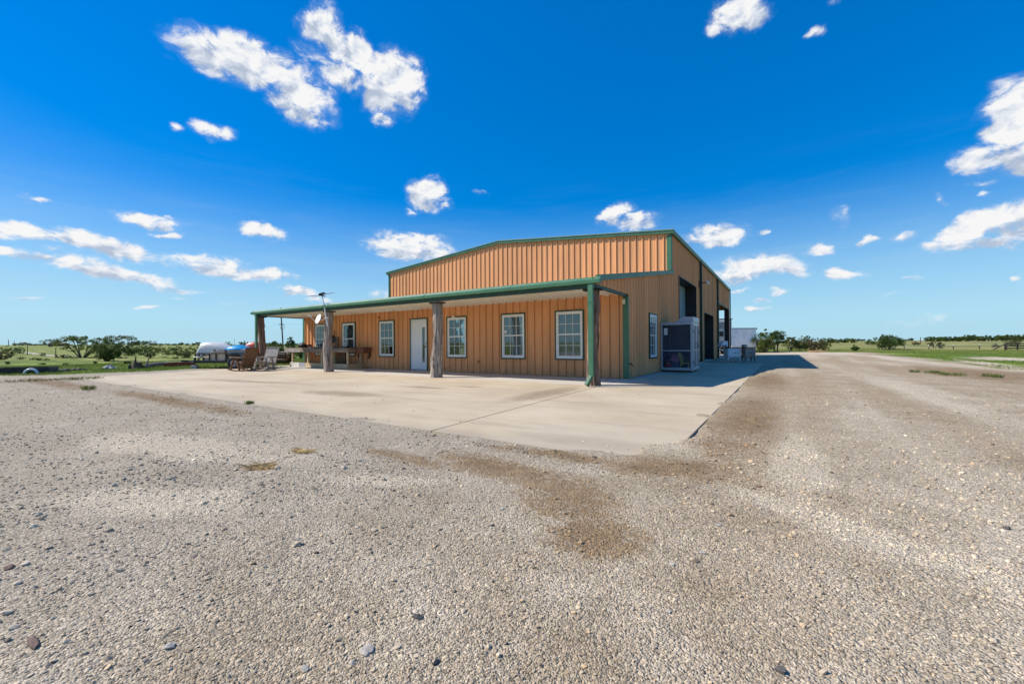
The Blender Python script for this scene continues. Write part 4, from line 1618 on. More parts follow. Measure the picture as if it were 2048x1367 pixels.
g1 = gnd(487, 741.5)
rocking_chair('dark brown rocking chair with high plank back, left of the grey one', (g1.x, g1.y, 0.0), -EX * .95 + EY * .30, 'brownwood', 'board')
g2 = gnd(532, 739.0)
rocking_chair('weathered grey rocking chair with curled arms facing the yard', (g2.x, g2.y, 0.0), -EY * .95 - EX * .03, 'greywood', 'curled')

# utility trailer and its load
o = gnd(389, 737)
o.z = tz(o.x, o.y) - .03
TRL = thing('utility_trailer', 'low dark flatbed trailer with slatted side rails, loaded with plastic tubs', 'trailer', o, rot_of(EX))
LX, LY = 3.55, 1.65
m = LB()
m.box(0.0, LX, 0, .06, .30, .40)
m.box(0.0, LX, LY - .06, LY, .30, .40)
for k in range(8):
    x = k * (LX - .06) / 7
    m.box(x, x + .06, .06, LY - .06, .31, .39)
m.build('chassis', 'steel', TRL)
m = LB()
for k in range(9):
    y = .005 + k * .182
    m.box(.0, LX, y, y + .17, .402, .43)
m.build('deck', 'oldplank', TRL)
for y in (.005, LY - .05):
    m = LB()
    m.box(-.02, LX, y, y + .045, .74, .785)
    m.build('side_rail', 'brownwood', TRL)
    for x in (0, .17, .38, .68, 1.0, 1.55, 2.03, 2.6, 3.1, 3.5):
        m = LB()
        m.box(x, x + .045, y + .002, y + .043, .30, .739)
        m.build('stake', 'steel', TRL)
m = LB()
m.beam((.15, -.02, .47), (.62, -.02, .76), .05, .03, up=(0, 1, 0))
m.build('brace', 'oldplank', TRL)
m = LB()
m.beam((.0, .1, .35), (-.85, .75, .37), .07, .08)
m.beam((.0, 1.5, .35), (-.85, .80, .37), .07, .08)
m.beam((-.7, .775, .37), (-1.25, .775, .39), .07, .08)
m.build('drawbar', 'steel', TRL)
m = LB()
m.tube([(.02, -.03, .22), (.02, -.03, .55)], .03, 8)
m.box(-.06, .10, -.10, .04, .205, .23)
m.build('jack', 'steel', TRL)
for y in (-.20, LY + .20):
    w = LB()
    Mx = Matrix.Translation((2.05, y, .30)) @ Matrix.Rotation(R_(90), 4, 'X')
    w.lathe([(.17, -.08), (.26, -.09), (.295, -.05), (.30, 0), (.295, .05), (.26, .09), (.17, .08)], 28, Mx)
    wo_ = w.build('wheel', 'rubber', TRL)
    w = LB()
    w.lathe([(0, -.03), (.10, -.03), (.17, -.06), (.17, .06), (.10, .03), (0, .03)], 20, Mx)
    w.build('rim', 'alu', wo_)
    w = LB()
    n = 8
    for k in range(n):
        a0, a1 = math.pi * k / n, math.pi * (k + 1) / n
        w.beam((2.05 - .37 * math.cos(a0), y, .32 + .34 * math.sin(a0)), (2.05 - .37 * math.cos(a1), y, .32 + .34 * math.sin(a1)), .22, .012, up=(0, 1, 0))
    w.build('fender', 'steel', TRL)
TM = TRL.matrix_basis.copy()
TM = Matrix.Translation(o) @ Matrix.Rotation(rot_of(EX), 4, 'Z')


def loft(stations, mat, name, parent, n=20, base=None):
    """half-round hull: stations of (x, y centre, half width, z base, z top, squareness)"""
    m = LB()
    vs = []
    for (x, yc, w, z0, z1, q) in stations:
        for k in range(n + 1):
            a = math.pi * k / n
            c, s_ = math.cos(a), math.sin(a)
            vs.append((x, yc - w * math.copysign(abs(c) ** q, c), z0 + (z1 - z0) * abs(s_) ** q))
    fs = [(i * (n + 1) + k, i * (n + 1) + k + 1, (i + 1) * (n + 1) + k + 1, (i + 1) * (n + 1) + k) for i in range(len(stations) - 1) for k in range(n)]
    fs.append(tuple(range(n + 1)))
    fs.append(tuple((len(stations) - 1) * (n + 1) + k for k in range(n + 1)))
    m.add(vs, fs, True)
    return m.build(name, mat, parent)


def load(name, label, cat, dx=0.0, dy=0.0, dz=0.0):
    return thing(name, label, cat, o + EX * dx + EY * dy + Vector((0, 0, dz)), rot_of(EX))


t = load('bath_tub', 'white fibreglass tub lying upside down at the left of the trailer', 'tub', -.10, -.08)
t.scale = (.84, .92, 1)
loft([(.10, .82, .70, .60, .66, .6), (.16, .82, .68, .60, .95, .5), (.30, .82, .64, .60, 1.30, .42), (.65, .82, .62, .58, 1.325, .40), (1.0, .82, .62, .56, 1.29, .40), (1.3, .82, .60, .55, 1.19, .42), (1.58, .82, .56, .53, 1.06, .45), (1.74, .82, .50, .52, .98, .5), (1.80, .82, .46, .50, .7, .6)], 'tubwhite', 'tub_shell', t)
m = LB()
m.box(.02, .95, .08, 1.56, .575, .612, bev=.012)
m.build('tub_rim', 'tubwhite', t)
m = LB()
m.lathe([(0, .01), (.065, .01), (.065, -.03), (0, -.03)], 20, Matrix.Translation((1.18, .185, 1.0 - .08)) @ Matrix.Rotation(R_(90), 4, 'X') @ Matrix.Diagonal((1, .6, 1, 1)))
m.build('badge', 'rust', t)
t = load('tapered_bin', 'yellowed beige bin below the white tub on the trailer', 'bin', -.42, -.06)
m = LB()
m.prism([(.85, .435), (1.85, .435), (1.80, .97), (1.62, .985), (.70, .60)], 'Y', .14, .24)
m.build('bin_side', 'tubtan', t)
m = LB()
m.prism([(.9, .436), (1.84, .436), (1.78, .90), (1.62, .90), (.8, .55)], 'Y', .242, .9)
m.build('bin_body', 'tubtan', t)
t = load('plastic_crate_box', 'grey beige box under the blue pool on the trailer', 'box', -.42)
m = LB()
m.box(1.87, 2.78, .14, 1.3, .435, .945, bev=.03)
m.build('box_body', 'bingrey', t)
m = LB()
m.box(1.85, 2.80, .12, 1.32, .905, .96, bev=.012)
m.build('box_lip', 'bingrey', t)
t = load('paddling_pool', 'bright blue plastic pool lying over the grey box on the trailer', 'pool', -.42, -.1, -.04)
loft([(1.68, .75, .28, .965, .98, .8), (1.78, .75, .48, .965, 1.10, .8), (2.0, .75, .58, .965, 1.20, .85), (2.2, .75, .6, .965, 1.225, .9), (2.4, .75, .58, .965, 1.19, .85), (2.62, .75, .52, .965, 1.10, .8), (2.80, .75, .40, .962, 1.0, .8), (2.86, .75, .3, .962, .968, .8)], 'blue', 'pool_shell', t)
m = LB()
for k in range(5):
    x = 1.86 + k * .18
    zt = 1.20 - 1.05 * (x - 2.22) ** 2
    m.tube([(x, .75 - .56 * math.cos(a), .97 + (zt - .955) * abs(math.sin(a)) ** .9) for a in [math.pi * j / 14 for j in range(15)]], .018, 6)
m.build('pool_rib', 'blue', t)
t = load('plastic_shell', 'red orange plastic shell standing beside the blue pool on the trailer', 'plastic shell', -.82, -.30, -.04)
loft([(2.52, 1.35, .20, .44, .95, .9), (2.60, 1.35, .28, .44, 1.16, .8), (2.75, 1.35, .30, .44, 1.30, .7), (2.95, 1.35, .30, .44, 1.36, .65), (3.3, 1.35, .30, .44, 1.37, .65), (3.45, 1.35, .28, .44, 1.30, .7)], 'red', 'shell', t)
m = LB()
m.tube([(2.52 + .02 * j, 1.03, .8 + .045 * j - .0016 * j * j) for j in range(14)], .022, 8)
m.build('shell_rib', 'red', t)
bp = gnd(389, 737)
t = thing('concrete_block', 'worn concrete block beneath the trailer jack', 'block', (bp.x, bp.y, tz(bp.x, bp.y) - .03), rot_of(EX) + .1)
m = LB()
m.box(-.10, .14, -.12, .12, 0.0, .20, bev=.015)
m.build('block_body', 'block', t)

# heap behind the grey chair
hp = at(565, 723, 25.5)
hz0 = tz(hp.x, hp.y)


def heap(name, label, cat, dx, dy, rz=0.0):
    p = hp + EX * dx + EY * dy
    return thing(name, label, cat, (p.x, p.y, tz(p.x, p.y) - .02), rot_of(EX) + rz)


t = heap('stock_tank', 'black rubber trough holding scrap wood behind the grey rocking chair', 'trough', 0, 0)
m = LB()
m.lathe([(0, .02), (.50, .02), (.58, .06), (.64, .34), (.67, .36), (.62, .37), (.55, .10), (0, .08)], 28, Matrix.Diagonal((1, .7, 1, 1)))
m.build('trough_body', 'rubber', t)
m = LB()
m.lathe([(.645, .35), (.68, .36), (.68, .395), (.64, .395)], 28, Matrix.Diagonal((1, .7, 1, 1)))
m.build('trough_rim', 'rubber', t)
t = heap('rusty_sheet', 'rusty red metal sheet leaning in the black trough', 'metal sheet', 0, 0)
m = LB()
m.prism([(-.30, .20), (.50, .22), (.58, .46), (.25, .58), (-.1, .55), (-.34, .42)], 'Y', -.34, -.31)
m.build('sheet', 'rust', t)
m = LB()
m.beam((-.15, -.36, .25), (-.05, -.36, .55), .05, .02)
m.build('sheet_tab', 'rustwhite', t)
t = heap('cardboard_panel', 'pale tan board lying on top of the scrap in the trough', 'board', 0, 0)
m = LB()
m.prism([(-.35, .60), (.30, .58), (.18, .74), (-.12, .76)], 'Y', -.25, .2)
m.build('board', 'tubtan', t)
m = LB()
m.beam((-.4, -.2, .58), (.55, -.1, .66), .10, .03)
m.build('batten', 'pine', t)
t = heap('float_ball', 'red ball beside the black trough', 'ball', -.47, -.25)
m = LB()
m.lathe([(.165 * math.sin(math.pi * k / 12), .40 - .165 * math.cos(math.pi * k / 12)) for k in range(13)], 22)
m.build('ball_body', 'red', t)
m = LB()
m.lathe([(0, .56), (.03, .56), (.03, .6), (0, .6)], 10)
m.lathe([(0, .0), (.14, .0), (.10, .25), (0, .26)], 14)
m.build('ball_stand', 'rust', t)
t = heap('harrow_frame', 'dark bent farm implement frame behind the heap', 'implement', -.55, .5)
m = LB()
m.tube([(-.3, 0, .02), (-.25, 0, .5), (.0, 0, .82)], .03, 6)
m.tube([(-.45, 0, .85), (.05, 0, .60), (.5, 0, .45)], .03, 6)
m.build('frame', 'steel', t)
m = LB()
for k in range(4):
    m.tube([(-.3 + .2 * k, 0, .76 - .08 * k), (-.25 + .2 * k, -.05, .95 - .1 * k)], .014, 5)
m.build('tine', 'rust', t)

# satellite dish and television aerial on the second post
pp = onY(657, 650, -2.62)
dm = onY(637, 637.5, -2.75)
t = thing('satellite_dish', 'white satellite dish on the log post over the workbench', 'satellite dish', (dm.x, -2.75, dm.z))
m = MB()
dn = (-EX * .62 - EY * .70 + Vector((0, 0, .30))).normalized()
dq = dn.to_track_quat('Z', 'Y').to_matrix().to_4x4()
dq.translation = Vector((dm.x, -2.75, dm.z))
m.lathe([(r, .40 * r * r) for r in (0, .05, .10, .15, .195, .215)] + [(.217, .022), (.20, .010), (.10, -.010), (0, -.012)], 30, dq)
m.build('reflector', 'white', t)
m = MB()
rt = Vector((dm.x, -2.75, dm.z))
m.tube([rt - dn * .02, rt - dn * .16, Vector((pp.x - .08, -2.68, dm.z + .05)), Vector((pp.x, -2.62, dm.z + .02))], .022, 8)
m.box(rt.x - dn.x * .1 - .05, rt.x - dn.x * .1 + .05, -2.72, -2.62, dm.z - .06, dm.z + .06)
m.build('mount_arm', 'muntin', t)
m = MB()
m.tube([rt - Vector((0, 0, .24)), rt + dn * .22 - Vector((0, 0, .12)), rt + dn * .34 - Vector((0, 0, .02))], .012, 6)
m.beam(rt + dn * .30, rt + dn * .40, .05, .05)
m.build('feed_horn', 'muntin', t)
a0 = onY(655.5, 652, -2.72)
a1 = onY(648.5, 612, -2.80)
a2 = onY(644.0, 589, -2.84)
t = thing('television_aerial', 'television aerial on a slanting pole rising above the porch gutter', 'aerial', (a0.x, a0.y, a0.z))
m = MB()
m.tube([a0, a1], .030, 8)
m.tube([a1 - (a1 - a0) * .05, a2], .018, 8)
m.build('mast', 'muntin', t)
m = MB()
e1 = a2 - EX * .42 - Vector((0, 0, .13))
e2 = a2 + EX * .44 + Vector((0, 0, .06))
m.tube([e1, a2, e2], .012, 6)
m.build('boom', 'alu', t)
m = MB()
for f, L in ((-.42, .5), (-.30, .46), (.12, .30), (.22, .28), (.32, .26), (.42, .24)):
    c = a2 + EX * f + Vector((0, 0, .14 * f + .01))
    d = (EY * .8 + EX * .35 + Vector((0, 0, .12))).normalized()
    m.tube([c - d * L * .5, c + d * L * .5], .007, 5)
m.build('element', 'alu', t)
m = MB()
for dz, rz_ in ((.04, .3), (-.04, -.2)):
    c = a2 + Vector((0, 0, dz))
    d = (EX * math.cos(rz_) + Vector((0, 0, 1)) * math.sin(rz_))
    m.beam(c - d * .10, c + d * .10, .20, .035)
m.rock(a2 + Vector((.02, 0, .02)), .07, 4, sub=1)
m.build('amplifier', 'black', t)

# glazed cabinet by the side wall
cx0, cx1, cy0, cy1, ch = .06, 1.19, 3.93, 5.33, 1.87
t = CAB = thing('display_cabinet', 'grey framed glass cabinet with twin doors beside the side wall', 'cabinet', ((cx0 + cx1) / 2, (cy0 + cy1) / 2, 0))
m = MB()
for x in (cx0, cx1 - .06):
    for y in (cy0, cy1 - .06):
        m.box(x, x + .06, y, y + .06, .10, ch, bev=.005)
for y in (cy0 + .002, cy1 - .058):
    for z in (.10, .80, ch - .07):
        hh = .07 if z != .80 else .035
        m.box(cx0 + .06, cx1 - .06, y, y + .05, z, z + hh)
m.box(cx0 + .002, cx0 + .05, cy0 + .06, cy1 - .06, .10, .17)
m.box(cx0 + .002, cx0 + .05, cy0 + .06, cy1 - .06, ch - .07, ch)
m.box(cx1 - .052, cx1 - .002, cy0 + .06, cy1 - .06, .10, .17)
m.box(cx1 - .052, cx1 - .002, cy0 + .06, cy1 - .06, ch - .07, ch)
m.build('frame', 'alu', t)
m = MB()
m.box(cx0 + .02, cx1 - .02, cy0 + .02, cy1 - .02, .07, .10)
m.box(cx0, cx1, cy0, cy1, ch, ch + .03, bev=.005)
m.build('shelf', 'alu', t)
m = MB()
m.box(cx0 + .03, cx1 - .03, cy0 + .03, cy1 - .03, .004, .068)
m.build('plinth', 'black', t)
m = MB()
m.box(cx0 + .06, cx1 - .06, cy0 + .020, cy0 + .030, .17, ch - .07)
m.build('front_glass', 'dusty', t)
m = MB()
m.box(cx0 + .01, cx0 + .03, cy0 + .06, cy1 - .06, .17, ch - .07)
m.box(cx0 + .06, cx1 - .06, cy1 - .03, cy1 - .012, .17, ch - .07)
m.build('back_panel', 'mesh', t)
for (ya, yb, s_) in ((cy0 + .065, (cy0 + cy1) / 2 - .006, 1), ((cy0 + cy1) / 2 + .006, cy1 - .065, -1)):
    m = MB()
    X0, X1 = cx1 - .001, cx1 + .034
    for a, b, c, d in ((ya, ya + .06, .12, ch - .03), (yb - .06, yb, .12, ch - .03), (ya + .06, yb - .06, .12, .19), (ya + .06, yb - .06, ch - .10, ch - .03), (ya + .06, yb - .06, .82, .85)):
        m.box(X0, X1, a, b, c, d)
    d_ = m.build('cabinet_door', 'alu', t)
    m = MB()
    m.box(X0 + .008, X0 + .018, ya + .06, yb - .06, .19, ch - .10)
    m.build('door_panel', 'mesh', d_)
    yh = yb - .03 if s_ > 0 else ya + .03
    m = MB()
    m.tube([(X1, yh, .92), (X1 + .05, yh, .93), (X1 + .05, yh, 1.10), (X1, yh, 1.11)], .010, 6)
    m.build('handle', 'black', d_)
    ye = ya if s_ > 0 else yb
    m = MB()
    for z in (.35, 1.5):
        m.tube([(X1 + .008, ye, z), (X1 + .008, ye, z + .09)], .012, 6)
    m.build('hinge', 'steel', d_)
m = MB()
m.prism([(cx0 + .50, ch + .031), (cx1 + .03, ch + .031), (cx1 + .03, ch + .22), (cx0 + .80, ch + .24)], 'Y', cy0 + .12, cy1 - .02)
m.build('top_hood', 'alu', t)
m = MB()
m.box(cx0 + .12, cx0 + .25, cy0 + .004, cy0 + .019, 1.42, 1.68)
m.build('paper_notice', 'muntin', t)
# toys in the cabinet
def toy(name, label, cat, x, y):
    return thing(name, label, cat, (x, y, .101))


t = toy('toy_ball', 'red toy ball in the left of the glass cabinet', 'ball', .26, 4.16)
m = MB()
m.lathe([(.17 * math.sin(math.pi * k / 12), .271 - .17 * math.cos(math.pi * k / 12)) for k in range(13)], 20, Matrix.Translation((.26, 4.16, 0)))
m.build('ball_body', 'red', t)
m = MB()
m.lathe([(0, .435), (.03, .437), (.03, .446), (0, .447)], 10, Matrix.Translation((.26, 4.16, 0)))
m.build('valve', 'white', t)
t = toy('toy_block', 'pink plastic toy block in the middle of the glass cabinet', 'toy block', .55, 4.2)
m = MB()
Mt = Matrix.Translation((.53, 4.18, .50)) @ Matrix.Rotation(R_(18), 4, 'Y') @ Matrix.Rotation(R_(25), 4, 'Z')
m.box(-.16, .16, -.10, .10, -.11, .11, Mt, .03)
m.build('block_body', 'pink', t)
for dx in (-.08, .08):
    m = MB()
    m.lathe([(0, .11), (.05, .11), (.05, .145), (0, .145)], 14, Mt @ Matrix.Translation((dx, 0, 0)))
    m.build('stud', 'pink', t)
m = MB()
m.box(.40, .68, 4.10, 4.32, .101, .37, bev=.02)
m.build('block_base', 'mesh', t)
t = toy('toy_chair', 'yellow toy chair on the right side of the glass cabinet', 'toy chair', .88, 4.2)
m = MB()
m.box(.72, 1.06, 4.06, 4.36, .30, .36, bev=.015)
m.build('seat', 'yellow', t)
m = MB()
m.prism([(.76, .36), (.84, .36), (.80, .66), (.70, .74), (.64, .70)], 'Y', 4.08, 4.34)
m.build('backrest', 'yellow', t)
for x in (.75, 1.03):
    for y in (4.09, 4.33):
        m = MB()
        m.box(x - .025, x + .025, y - .025, y + .025, .101, .30)
        m.build('leg', 'yellow', t)


# old enamel stoves at the far end of the apron
def stove(label, base, w, body, leg, rz, raised):
    t = thing('kitchen_stove', label, 'stove', base, rz, 'old enamel stoves on the apron')
    d = .55
    m = LB()
    m.box(0, w, 0, d, .25, .80, bev=.02)
    m.build('stove_body', body, t)
    m = LB()
    m.box(-.02, w + .02, -.02, d + .02, .80, .84, bev=.01)
    m.build('cooktop', 'black' if raised else 'rust', t)
    m = LB()
    m.box(.03, w * .66, -.018, 0.0, .30, .76, bev=.006)
    dd = m.build('oven_door', body, t)
    m = LB()
    m.tube([(w * .42, -.018, .52), (w * .42, -.05, .52), (w * .58, -.05, .52), (w * .58, -.018, .52)], .012, 6)
    m.build('handle', 'black', dd)
    m = LB()
    m.box(w * .70, w - .03, -.016, 0.0, .30, .76, bev=.006)
    d2 = m.build('drawer', body, t)
    m = LB()
    m.tube([(w * .76, -.016, .52), (w * .76, -.045, .52), (w - .08, -.045, .52), (w - .08, -.016, .52)], .010, 6)
    m.build('handle', 'black', d2)
    for x in (.06, w - .06):
        for y in (.06, d - .06):
            m = LB()
            m.tube([(x, y, .25), (x + (.03 if x > w / 2 else -.03), y, .12), (x, y, .004)], [.055, .035, .026], 8)
            m.build('leg', leg, t)
    if raised:
        m = LB()
        m.prism([(-.34, .90), (.05, .90), (.05, 1.24), (-.18, 1.24), (-.34, 1.02)], 'Y', .08, d)
        m.build('warming_oven', body, t)
        m = LB()
        m.box(-.33, .0, .072, .079, .93, .99)
        m.build('vent_slot', 'black', t)
        m = LB()
        m.beam((.0, d - .03, .84), (.0, d - .03, 1.2), .05, .04)
        m.beam((-.3, d - .03, .84), (-.3, d - .03, .95), .05, .04)
        m.beam((-.3, d - .03, .82), (.0, d - .03, .82), .05, .04)
        m.build('back_bracket', 'black', t)
    else:
        m = LB()
        m.box(-.02, .16, .1, d - .1, .842, 1.02, bev=.02)
        m.build('back_splash', body, t)
    return t


s1 = gnd(1456, 722.6)
stove('white enamel stove with a raised side oven, by the open bay', (s1.x, s1.y, 0.0), .78, 'enamel', 'enamel', rot_of(EX), True)
s2 = gnd(1490.5, 722.8)
stove('rusty white stove standing right of the clean enamel one', (s2.x, s2.y, 0.0), .60, 'stoverust', 'rust', rot_of(EX) - .1, False)


# trailers beyond the building
def wheel(px_, y, z, r, parent, tyre='rubber', rim='rustwhite', w=.24):
    Mx = Matrix.Translation((px_, y, z)) @ Matrix.Rotation(R_(90), 4, 'X')
    m = LB()
    m.lathe([(r * .55, -w / 2), (r * .9, -w / 2), (r, -w / 3), (r, w / 3), (r * .9, w / 2), (r * .55, w / 2)], 24, Mx)
    o_ = m.build('wheel', tyre, parent)
    m = LB()
    m.lathe([(0, -w * .2), (r * .3, -w * .25), (r * .55, -w * .5), (r * .55, w * .5), (r * .3, w * .25), (0, w * .2)], 18, Mx)
    m.build('rim', rim, o_)


b = at(1463, 703, 52)
b.z = tz(b.x, b.y)
t = thing('cargo_trailer', 'plain white box trailer with a dark rounded roof edge and pale notice', 'trailer', b, rot_of(EX))
m = LB()
m.box(0, 3.12, 0, 5.5, .72, 2.98, bev=.03)
m.build('trailer_body', 'trailerwhite', t)
m = LB()
m.box(-.03, 3.24, -.06, 5.55, 2.985, 3.06, bev=.03)
m.tube([(3.15, -.02, 2.98), (3.24, -.02, 2.95), (3.2, -.02, 2.88)], .05, 8)
m.build('trailer_roof', 'steel', t)
m = LB()
m.box(0, 3.12, -.03, 5.5, .62, .715)
m.build('bottom_rail', 'rustwhite', t)
for bx_ in ((1.30, 1.85, -.012, -.002, 1.95, 2.45), (.10, .60, -.012, -.002, .90, 1.06)):
    m = LB()
    m.box(*bx_)
    m.build('notice_panel', 'white', t)
for x in (.0, 3.06):
    m = LB()
    m.box(x, x + .06, -.015, 0.05, .72, 2.98)
    m.build('corner_post', 'white', t)
for x in (.35, 2.7):
    for y in (3.2, 4.2):
        wheel(x, y, .45, .45, t)
m = LB()
m.box(.5, 1.2, .1, .3, -.02, .62)
m.build('landing_leg', 'rustwhite', t)
m = LB()
m.prism([(1.3, .0), (1.75, .0), (1.45, .62), (1.3, .62)], 'Y', .2, .5)
m.build('landing_leg', 'rustwhite', t)
b = at(1424, 704, 43)
b.z = tz(b.x, b.y)
t = thing('semi_trailer', 'white refrigerated semi trailer end seen through the open bay', 'trailer', b, rot_of(EX))
m = LB()
m.box(0, 2.15, .1, 9, .85, 3.60, bev=.03)
m.build('trailer_body', 'trailerwhite', t)
m = LB()
m.box(0.1, 1.45, -.45, .1, 1.0, 3.45, bev=.04)
m.build('cooling_unit', 'rustwhite', t)
m = LB()
for z in (3.1, 2.9, 2.72):
    m.box(.15, 1.40, -.462, -.452, z, z + .07)
m.box(.42, .98, -.462, -.452, 1.85, 2.35)
m.box(1.10, 1.35, -.462, -.452, 1.30, 1.55)
m.build('vent_slot', 'black', t)
m = LB()
for z in (1.72, 2.5):
    m.box(.12, 1.43, -.467, -.453, z, z + .03)
m.box(1.02, 1.05, -.466, -.453, 1.0, 2.6)
m.build('panel_seam', 'alu', t)
m = LB()
m.box(-.05, 2.2, .05, 9.05, 3.61, 3.70)
m.build('trailer_roof', 'steel', t)
wheel(.62, .6, .48, .48, t, rim='red')
wheel(1.6, .6, .48, .48, t)
m = LB()
m.box(.0, 2.2, .6, .8, .62, .84)
for x in (1.0, 1.35, 1.7):
    m.beam((x, .5, .45), (x + .25, .5, .80), .08, .08, up=(0, 1, 0))
m.box(.9, 2.1, .45, .55, .36, .45)
m.build('chassis', 'rustwhite', t)
b = at(1454.5, 660, 47)
t = thing('round_tank', 'pale grey round ended tank behind the bay columns', 'tank', (b.x, b.y, tz(b.x, b.y)), rot_of(EX))
m = LB()
zc = b.z - tz(b.x, b.y)
Mt = Matrix.Translation((0, 0, zc)) @ Matrix.Rotation(R_(-90), 4, 'X')
m.lathe([(0, -.05), (.35, -.03), (.60, .05), (.72, .18), (.74, .4), (.74, 2.2), (0, 2.3)], 28, Mt @ Matrix.Diagonal((.85, 1.25, 1, 1)))
m.build('tank_shell', 'alu', t)
for x in (-.4, .4):
    for y in (.3, 1.8):
        m = LB()
        m.box(x - .05, x + .05, y, y + .1, -.1, zc - .5)
        m.build('leg', 'steel', t)

# left of the yard: trough, painted tyre, boulders, log
p0, p1 = gnd(-14, 749.5), gnd(97, 746.5)
t = thing('feed_trough', 'long black metal trough lying at the edge of the grass', 'trough', ((p0.x + p1.x) / 2, (p0.y + p1.y) / 2, tz(-21.4, -9)))
m = MB()
d = (p1 - p0)
d.z = 0
dl_ = d.normalized()
nn = Vector((-dl_.y, dl_.x, 0))
for s_ in (0, 1):
    a = p0 + nn * s_ * .8
    b = p1 + nn * s_ * .8
    m.beam(a + Vector((0, 0, .11)), b + Vector((0, 0, .11)), .30, .035, up=nn if s_ else -nn)
m.build('trough_side', 'black', t)
m = MB()
for q in (p0, p1):
    m.beam(q + Vector((0, 0, .11)) - nn * .02, q + nn * .82 + Vector((0, 0, .11)), .30, .05, up=dl_)
m.build('trough_end', 'black', t)
m = MB()
m.beam(p0 + nn * .4 + Vector((0, 0, .03)), p1 + nn * .4 + Vector((0, 0, .03)), .76, .03, up=(0, 0, 1))
m.build('trough_base', 'steel', t)
for f in (.35, .7):
    m = MB()
    q = p0 + d * f - nn * .03
    m.box(q.x - .02, q.x + .02, q.y - .02, q.y + .02, -.03, .265)
    m.build('trough_rib', 'steel', t)
p = gnd(62, 747.8)
t = thing('painted_tyre', 'white painted tyre half sunk in the grass against the black trough', 'tyre', (p.x, p.y, 0))
m = MB()
ty = frame_at((p.x, p.y, .02), dl_) @ Matrix.Rotation(R_(90), 4, 'X')
m.lathe([(.145, -.05), (.19, -.07), (.215, -.04), (.22, 0), (.215, .04), (.19, .07), (.145, .05), (.145, -.05)], 32, ty)
m.build('tyre_body', 'enamel', t)
m = MB()
m.lathe([(.138, -.04), (.152, -.052), (.152, .052), (.138, .04)], 32, ty)
m.build('tyre_bead', 'rubber', t)


def boulder(label, u, v, r, mat, seed, sq=(1.1, .9, .7), group='dark boulders on the grass edge'):
    p = on_ground(u, v)
    r *= .64
    m = MB()
    m.rock((p.x, p.y, p.z + r * .25), r, seed, sq, 3, .5)
    o_ = m.build('boulder', mat)
    setp(o_, label, 'rock', group)


LB_ = ['leftmost dark boulder in the row past the trough end', 'second dark boulder in the row past the trough', 'third dark boulder, tallest of the left cluster', 'fourth boulder, low and in the middle of the row', 'fifth boulder, right of the middle of the row', 'sixth small boulder before the row ends', 'last dark boulder of the row, towards the pale rock']
for i, (u, v, r) in enumerate([(117, 744.5, .17), (124, 744, .20), (131, 743.3, .22), (140, 742, .15), (149, 741.5, .20), (158, 741, .18), (169, 740.5, .19)]):
    boulder(LB_[i], u, v, r, 'darkstone', 3 + i)
boulder('pale limestone boulder alone on the grass left of the log', 220, 738.5, .34, 'stone', 21, (1.2, .9, .8), None)
boulder('small brown rock beside the pale limestone boulder', 206, 739, .14, 'brownstone', 22, (1, 1, .8), None)
q0, q1 = on_ground(286, 737), on_ground(330, 733)
t = thing('fallen_log', 'pale bleached log lying on the grass near the apron', 'log', q0)
m = MB()
m.tube([q0 + Vector((0, 0, .09)), q0.lerp(q1, .3) + Vector((0, 0, .13)), q0.lerp(q1, .7) + Vector((0, 0, .16)), q1 + Vector((0, 0, .15))], [.08, .10, .10, .08], 12, rfun=lambda i, a: 1 + .12 * math.sin(3 * a + i))
m.build('log_trunk', 'palebark', t)
m = MB()
q = q0.lerp(q1, .15)
m.tube([q + Vector((0, 0, .2)), q + Vector((-.1, .1, .45))], [.05, .025], 8)
m.build('branch_stub', 'palebark', t)
q = on_ground(274, 737.5)
t = thing('tree_stump', 'small dark stump with a pale cut face left of the bleached log', 'stump', q)
m = MB()
m.tube([q + Vector((0, 0, -.05)), q + Vector((0, 0, .15)), q + Vector((.03, .02, .34))], [.26, .20, .17], 14, rfun=lambda i, a: 1 + .18 * math.sin(4 * a + i))
m.build('stump_body', 'bark', t)
m = MB()
m.tube([q + Vector((.15, -.1, .2)), q + Vector((.28, -.12, .62))], [.05, .02], 8)
m.build('root', 'bark', t)
m = MB()
m.tube([q + Vector((-.15, -.22, .10)), q + Vector((-.17, -.25, .10))], [.14, .14], 14)
m.build('cut_face', 'palebark', t)
q0, q1 = on_ground(328, 734), on_ground(388, 730.5)
t = thing('rusty_beam', 'rusty steel beam on the grass leading to the trailer', 'beam', q0)
m = MB()
m.beam(q0 + Vector((0, 0, .12)), q1 + Vector((0, 0, .12)), .22, .05, up=(q1 - q0).cross(Vector((0, 0, 1))))
m.build('web', 'rust', t)
m = MB()
m.beam(q0 + Vector((0, 0, .24)), q1 + Vector((0, 0, .24)), .16, .025)
m.build('flange', 'rustwhite', t)

